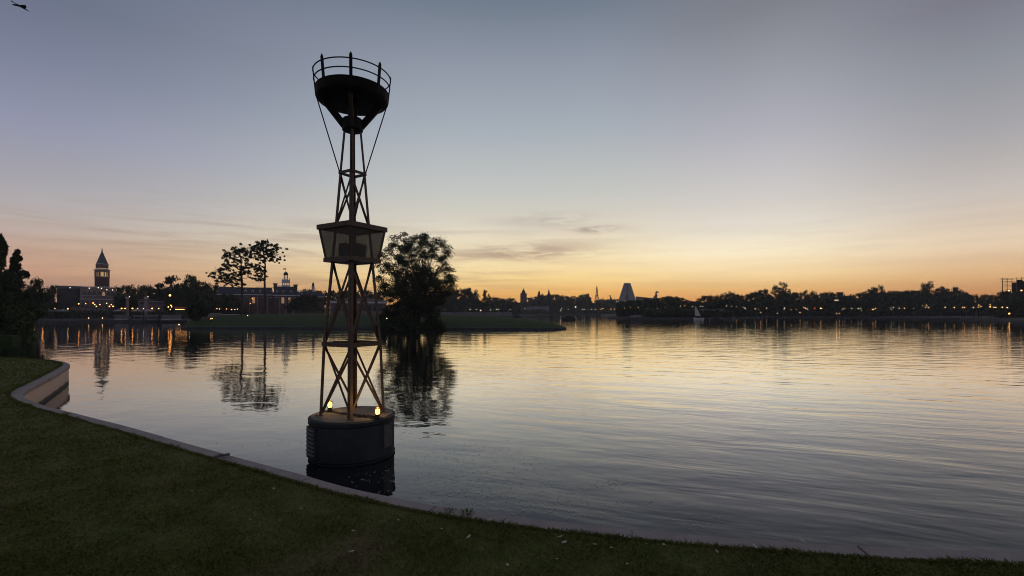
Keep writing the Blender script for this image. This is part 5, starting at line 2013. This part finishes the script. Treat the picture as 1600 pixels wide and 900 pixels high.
def sky():
    w = bpy.data.worlds.new('World')
    SC.world = w
    w.use_nodes = True
    nt = w.node_tree
    L = nt.links
    nt.nodes.clear()

    def mth(op, a, b=None, c=None, clamp=False):
        n = node(nt, 'ShaderNodeMath', operation=op, use_clamp=clamp)
        for i, q in enumerate((a, b, c)):
            if q is None:
                continue
            if isinstance(q, (int, float)):
                n.inputs[i].default_value = q
            else:
                L.new(q, n.inputs[i])
        return n.outputs[0]

    def smooth(v, a, b, c=0., d=1.):
        n = node(nt, 'ShaderNodeMapRange', interpolation_type='SMOOTHSTEP')
        L.new(v, n.inputs[0])
        for i, q in enumerate((a, b, c, d)):
            n.inputs[i + 1].default_value = q
        return n.outputs[0]

    tc = node(nt, 'ShaderNodeTexCoord')
    sp = node(nt, 'ShaderNodeSeparateXYZ')
    L.new(tc.outputs['Generated'], sp.inputs[0])
    X, Y, Z = sp.outputs
    el = mth('MULTIPLY', mth('ARCSINE', Z), 180 / math.pi)
    az = mth('MULTIPLY', mth('ARCTAN2', X, Y), 180 / math.pi)
    pos = mth('DIVIDE', el, 60., clamp=True)

    def ramp(tab):
        n = node(nt, 'ShaderNodeValToRGB')
        cr = n.color_ramp
        cr.interpolation = 'LINEAR'
        for i, (e, c) in enumerate(tab):
            if i < 2:
                k = cr.elements[i]
                k.position = e / 60
            else:
                k = cr.elements.new(e / 60)
            k.color = (*lin(c), 1)
        L.new(pos, n.inputs[0])
        return n.outputs[0]

    cen = ramp(SKY_C)
    lef = ramp(SKY_L)
    rig = ramp(SKY_R)
    mid = ramp(SKY_M)
    bak = ramp(SKY_B)

    def mix(f, a, b):
        n = node(nt, 'ShaderNodeMix', data_type='RGBA')
        L.new(f, n.inputs[0])
        L.new(a, n.inputs[6])
        L.new(b, n.inputs[7])
        return n.outputs[2]

    c = mix(smooth(az, -4, -52), cen, lef)
    c = mix(smooth(az, 8, 27), c, mid)
    c = mix(smooth(az, 28, 46), c, rig)
    c = mix(smooth(mth('ABSOLUTE', az), 52, 125), c, bak)

    # thin cloud streaks low in the west, long and flat
    cv = node(nt, 'ShaderNodeCombineXYZ')
    L.new(mth('MULTIPLY', az, .055), cv.inputs[0])
    L.new(mth('MULTIPLY', el, .75), cv.inputs[1])
    nz = node(nt, 'ShaderNodeTexNoise')
    nz.inputs['Scale'].default_value = 1.3
    nz.inputs['Detail'].default_value = 7
    nz.inputs['Roughness'].default_value = .55
    nz.inputs['Distortion'].default_value = .35
    L.new(cv.outputs[0], nz.inputs['Vector'])

    def bump(v, c0, wd):
        t = mth('DIVIDE', mth('SUBTRACT', v, c0), wd)
        return mth('POWER', 2.718, mth('MULTIPLY', mth('MULTIPLY', t, t), -1.))

    streak = smooth(nz.outputs[0], .40, .70)
    band = mth('MULTIPLY', smooth(el, 1., 3.5), smooth(el, 13., 7.))
    leftw = smooth(az, 14., -10., .25, 1.)
    soft = mth('MULTIPLY', mth('MULTIPLY', streak, band), mth('MULTIPLY', leftw, .58))
    cv2 = node(nt, 'ShaderNodeCombineXYZ')
    L.new(mth('MULTIPLY', mth('ADD', az, mth('MULTIPLY', el, .9)), .22), cv2.inputs[0])
    L.new(mth('MULTIPLY', mth('SUBTRACT', el, mth('MULTIPLY', az, .03)), 1.25), cv2.inputs[1])
    cv2.inputs[2].default_value = 4.2
    nz2 = node(nt, 'ShaderNodeTexNoise')
    nz2.inputs['Scale'].default_value = 1.0
    nz2.inputs['Detail'].default_value = 8
    nz2.inputs['Roughness'].default_value = .6
    nz2.inputs['Distortion'].default_value = .5
    L.new(cv2.outputs[0], nz2.inputs['Vector'])
    wisp = smooth(nz2.outputs[0], .30, .60)
    m1 = mth('MULTIPLY', bump(az, 1.2, 8.4), bump(mth('SUBTRACT', el, mth('MULTIPLY', az, .05)), 7.2, 1.05))
    m2 = mth('MULTIPLY', bump(az, 10.6, 3.0), bump(el, 9.85, .42))
    m3 = mth('MULTIPLY', bump(az, 4.5, 5.5), bump(el, 11.0, .9))
    puff = mth('MULTIPLY', mth('ADD', mth('ADD', mth('MULTIPLY', m1, .95), mth('MULTIPLY', m2, 1.1)), mth('MULTIPLY', m3, .45)), wisp, None, True)
    cc = ramp(SKY_CLOUD)
    c = mix(soft, c, cc)
    c = mix(mth('MULTIPLY', puff, 1.0), c, cc)

    bg = node(nt, 'ShaderNodeBackground')
    L.new(smooth(el, 13., 2.5, .985, 1.27), bg.inputs['Strength'])
    L.new(c, bg.inputs[0])
    ni = node(nt, 'ShaderNodeTexSky')
    ni.sky_type = 'NISHITA'
    ni.sun_disc = False
    ni.sun_elevation = R(1.0)
    ni.sun_rotation = R(9)
    ni.air_density = 1.0
    ni.dust_density = 2.
    b2 = node(nt, 'ShaderNodeBackground')
    b2.inputs['Strength'].default_value = .004
    L.new(ni.outputs[0], b2.inputs[0])
    ad = node(nt, 'ShaderNodeAddShader')
    L.new(bg.outputs[0], ad.inputs[0])
    L.new(b2.outputs[0], ad.inputs[1])
    o = node(nt, 'ShaderNodeOutputWorld')
    L.new(ad.outputs[0], o.inputs[0])


SKY_C = [(0, (200, 128, 66)), (1.4, (210, 148, 80)), (2.5, (222, 171, 96)), (3.9, (234, 202, 134)), (6.8, (238, 222, 180)), (10.2, (224, 216, 198)), (14.3, (199, 202, 198)), (21.3, (168, 177, 187)), (27.7, (145, 153, 168)), (33, (114, 126, 142)), (45, (104, 114, 136)), (60, (92, 102, 126))]
SKY_L = [(0, (158, 122, 108)), (2.2, (168, 130, 112)), (3.6, (188, 146, 122)), (5.5, (184, 154, 138)), (7.8, (180, 168, 165)), (10.5, (170, 167, 174)), (15.8, (147, 150, 174)), (20.9, (123, 129, 153)), (25.4, (105, 113, 135)), (40, (98, 107, 130)), (60, (92, 102, 126))]
SKY_M = [(0, (196, 124, 66)), (1.6, (210, 148, 86)), (2.7, (226, 180, 112)), (4.3, (239, 210, 158)), (6.6, (243, 228, 196)), (9.1, (229, 221, 206)), (13, (210, 206, 204)), (18.7, (180, 180, 190)), (24, (156, 159, 169)), (29.7, (128, 131, 140)), (40, (106, 112, 130)), (60, (92, 102, 126))]
SKY_R = [(0, (180, 112, 62)), (1.6, (196, 134, 80)), (3.0, (214, 168, 114)), (6.1, (222, 200, 172)), (10.5, (202, 193, 187)), (15.8, (168, 167, 172)), (20.9, (143, 147, 156)), (25.4, (122, 123, 135)), (40, (104, 108, 126)), (60, (92, 102, 126))]
SKY_B = [(0, (126, 122, 134)), (6, (146, 140, 152)), (15, (140, 142, 160)), (30, (116, 124, 146)), (60, (92, 102, 126))]
SKY_CLOUD = [(0, (146, 104, 84)), (3, (160, 124, 104)), (6, (170, 142, 120)), (9, (163, 148, 138)), (14, (160, 155, 155))]
sky()

sun = bpy.data.lights.new('sun', 'SUN')
sun.energy = .02
sun.angle = R(40)
sun.color = (1., .62, .32)
so_ = link('sun', sun)
so_.rotation_euler = (R(90 - 3), 0, R(-9) + math.pi)      # low in the west, just left of the picture's middle
tag(so_, kind='helper')
dirv = Vector((math.sin(R(9)) * math.cos(R(3)), math.cos(R(9)) * math.cos(R(3)), math.sin(R(3))))
so_.rotation_euler = (-dirv).to_track_quat('-Z', 'Y').to_euler()

# ------------------------------------------------------------------ evening haze
hz = MB().b2(-1750, 1750, -200, 830, -4, 54).build('haze', bpy.data.materials.new('haze_air'))
hm = hz.data.materials[0]
hm.use_nodes = True
hm.node_tree.nodes.clear()
ho_ = hm.node_tree.nodes.new('ShaderNodeOutputMaterial')
pv = hm.node_tree.nodes.new('ShaderNodeVolumePrincipled')
pv.inputs['Color'].default_value = (.92, .90, .92, 1)
pv.inputs['Density'].default_value = .0003
pv.inputs['Anisotropy'].default_value = .2
hm.node_tree.links.new(pv.outputs[0], ho_.inputs['Volume'])
tag(hz, 'thin evening haze over the whole lagoon', 'haze', kind='stuff')

# ------------------------------------------------------------------ camera and render settings
cd = bpy.data.cameras.new('camera')
cam = link('camera', cd)
cam.location = (0, 0, CH)
cam.rotation_euler = (R(90), 0, 0)
cd.sensor_width = 36
cd.lens = F / 1600 * 36
cd.shift_y = (HZ - 450) / 1600
cd.clip_start = .05
cd.clip_end = 9000
SC.camera = cam
SC.view_settings.view_transform = 'Standard'
SC.view_settings.look = 'None'
SC.view_settings.exposure = 0
SC.view_settings.gamma = 1
SC.view_settings.use_curve_mapping = False
SC.cycles.use_denoising = True
SC.cycles.filter_width = 1.0
SC.cycles.max_bounces = 6
SC.cycles.transparent_max_bounces = 12
SC.cycles.caustics_reflective = False
SC.cycles.caustics_refractive = False
SC.cycles.sample_clamp_indirect = 4
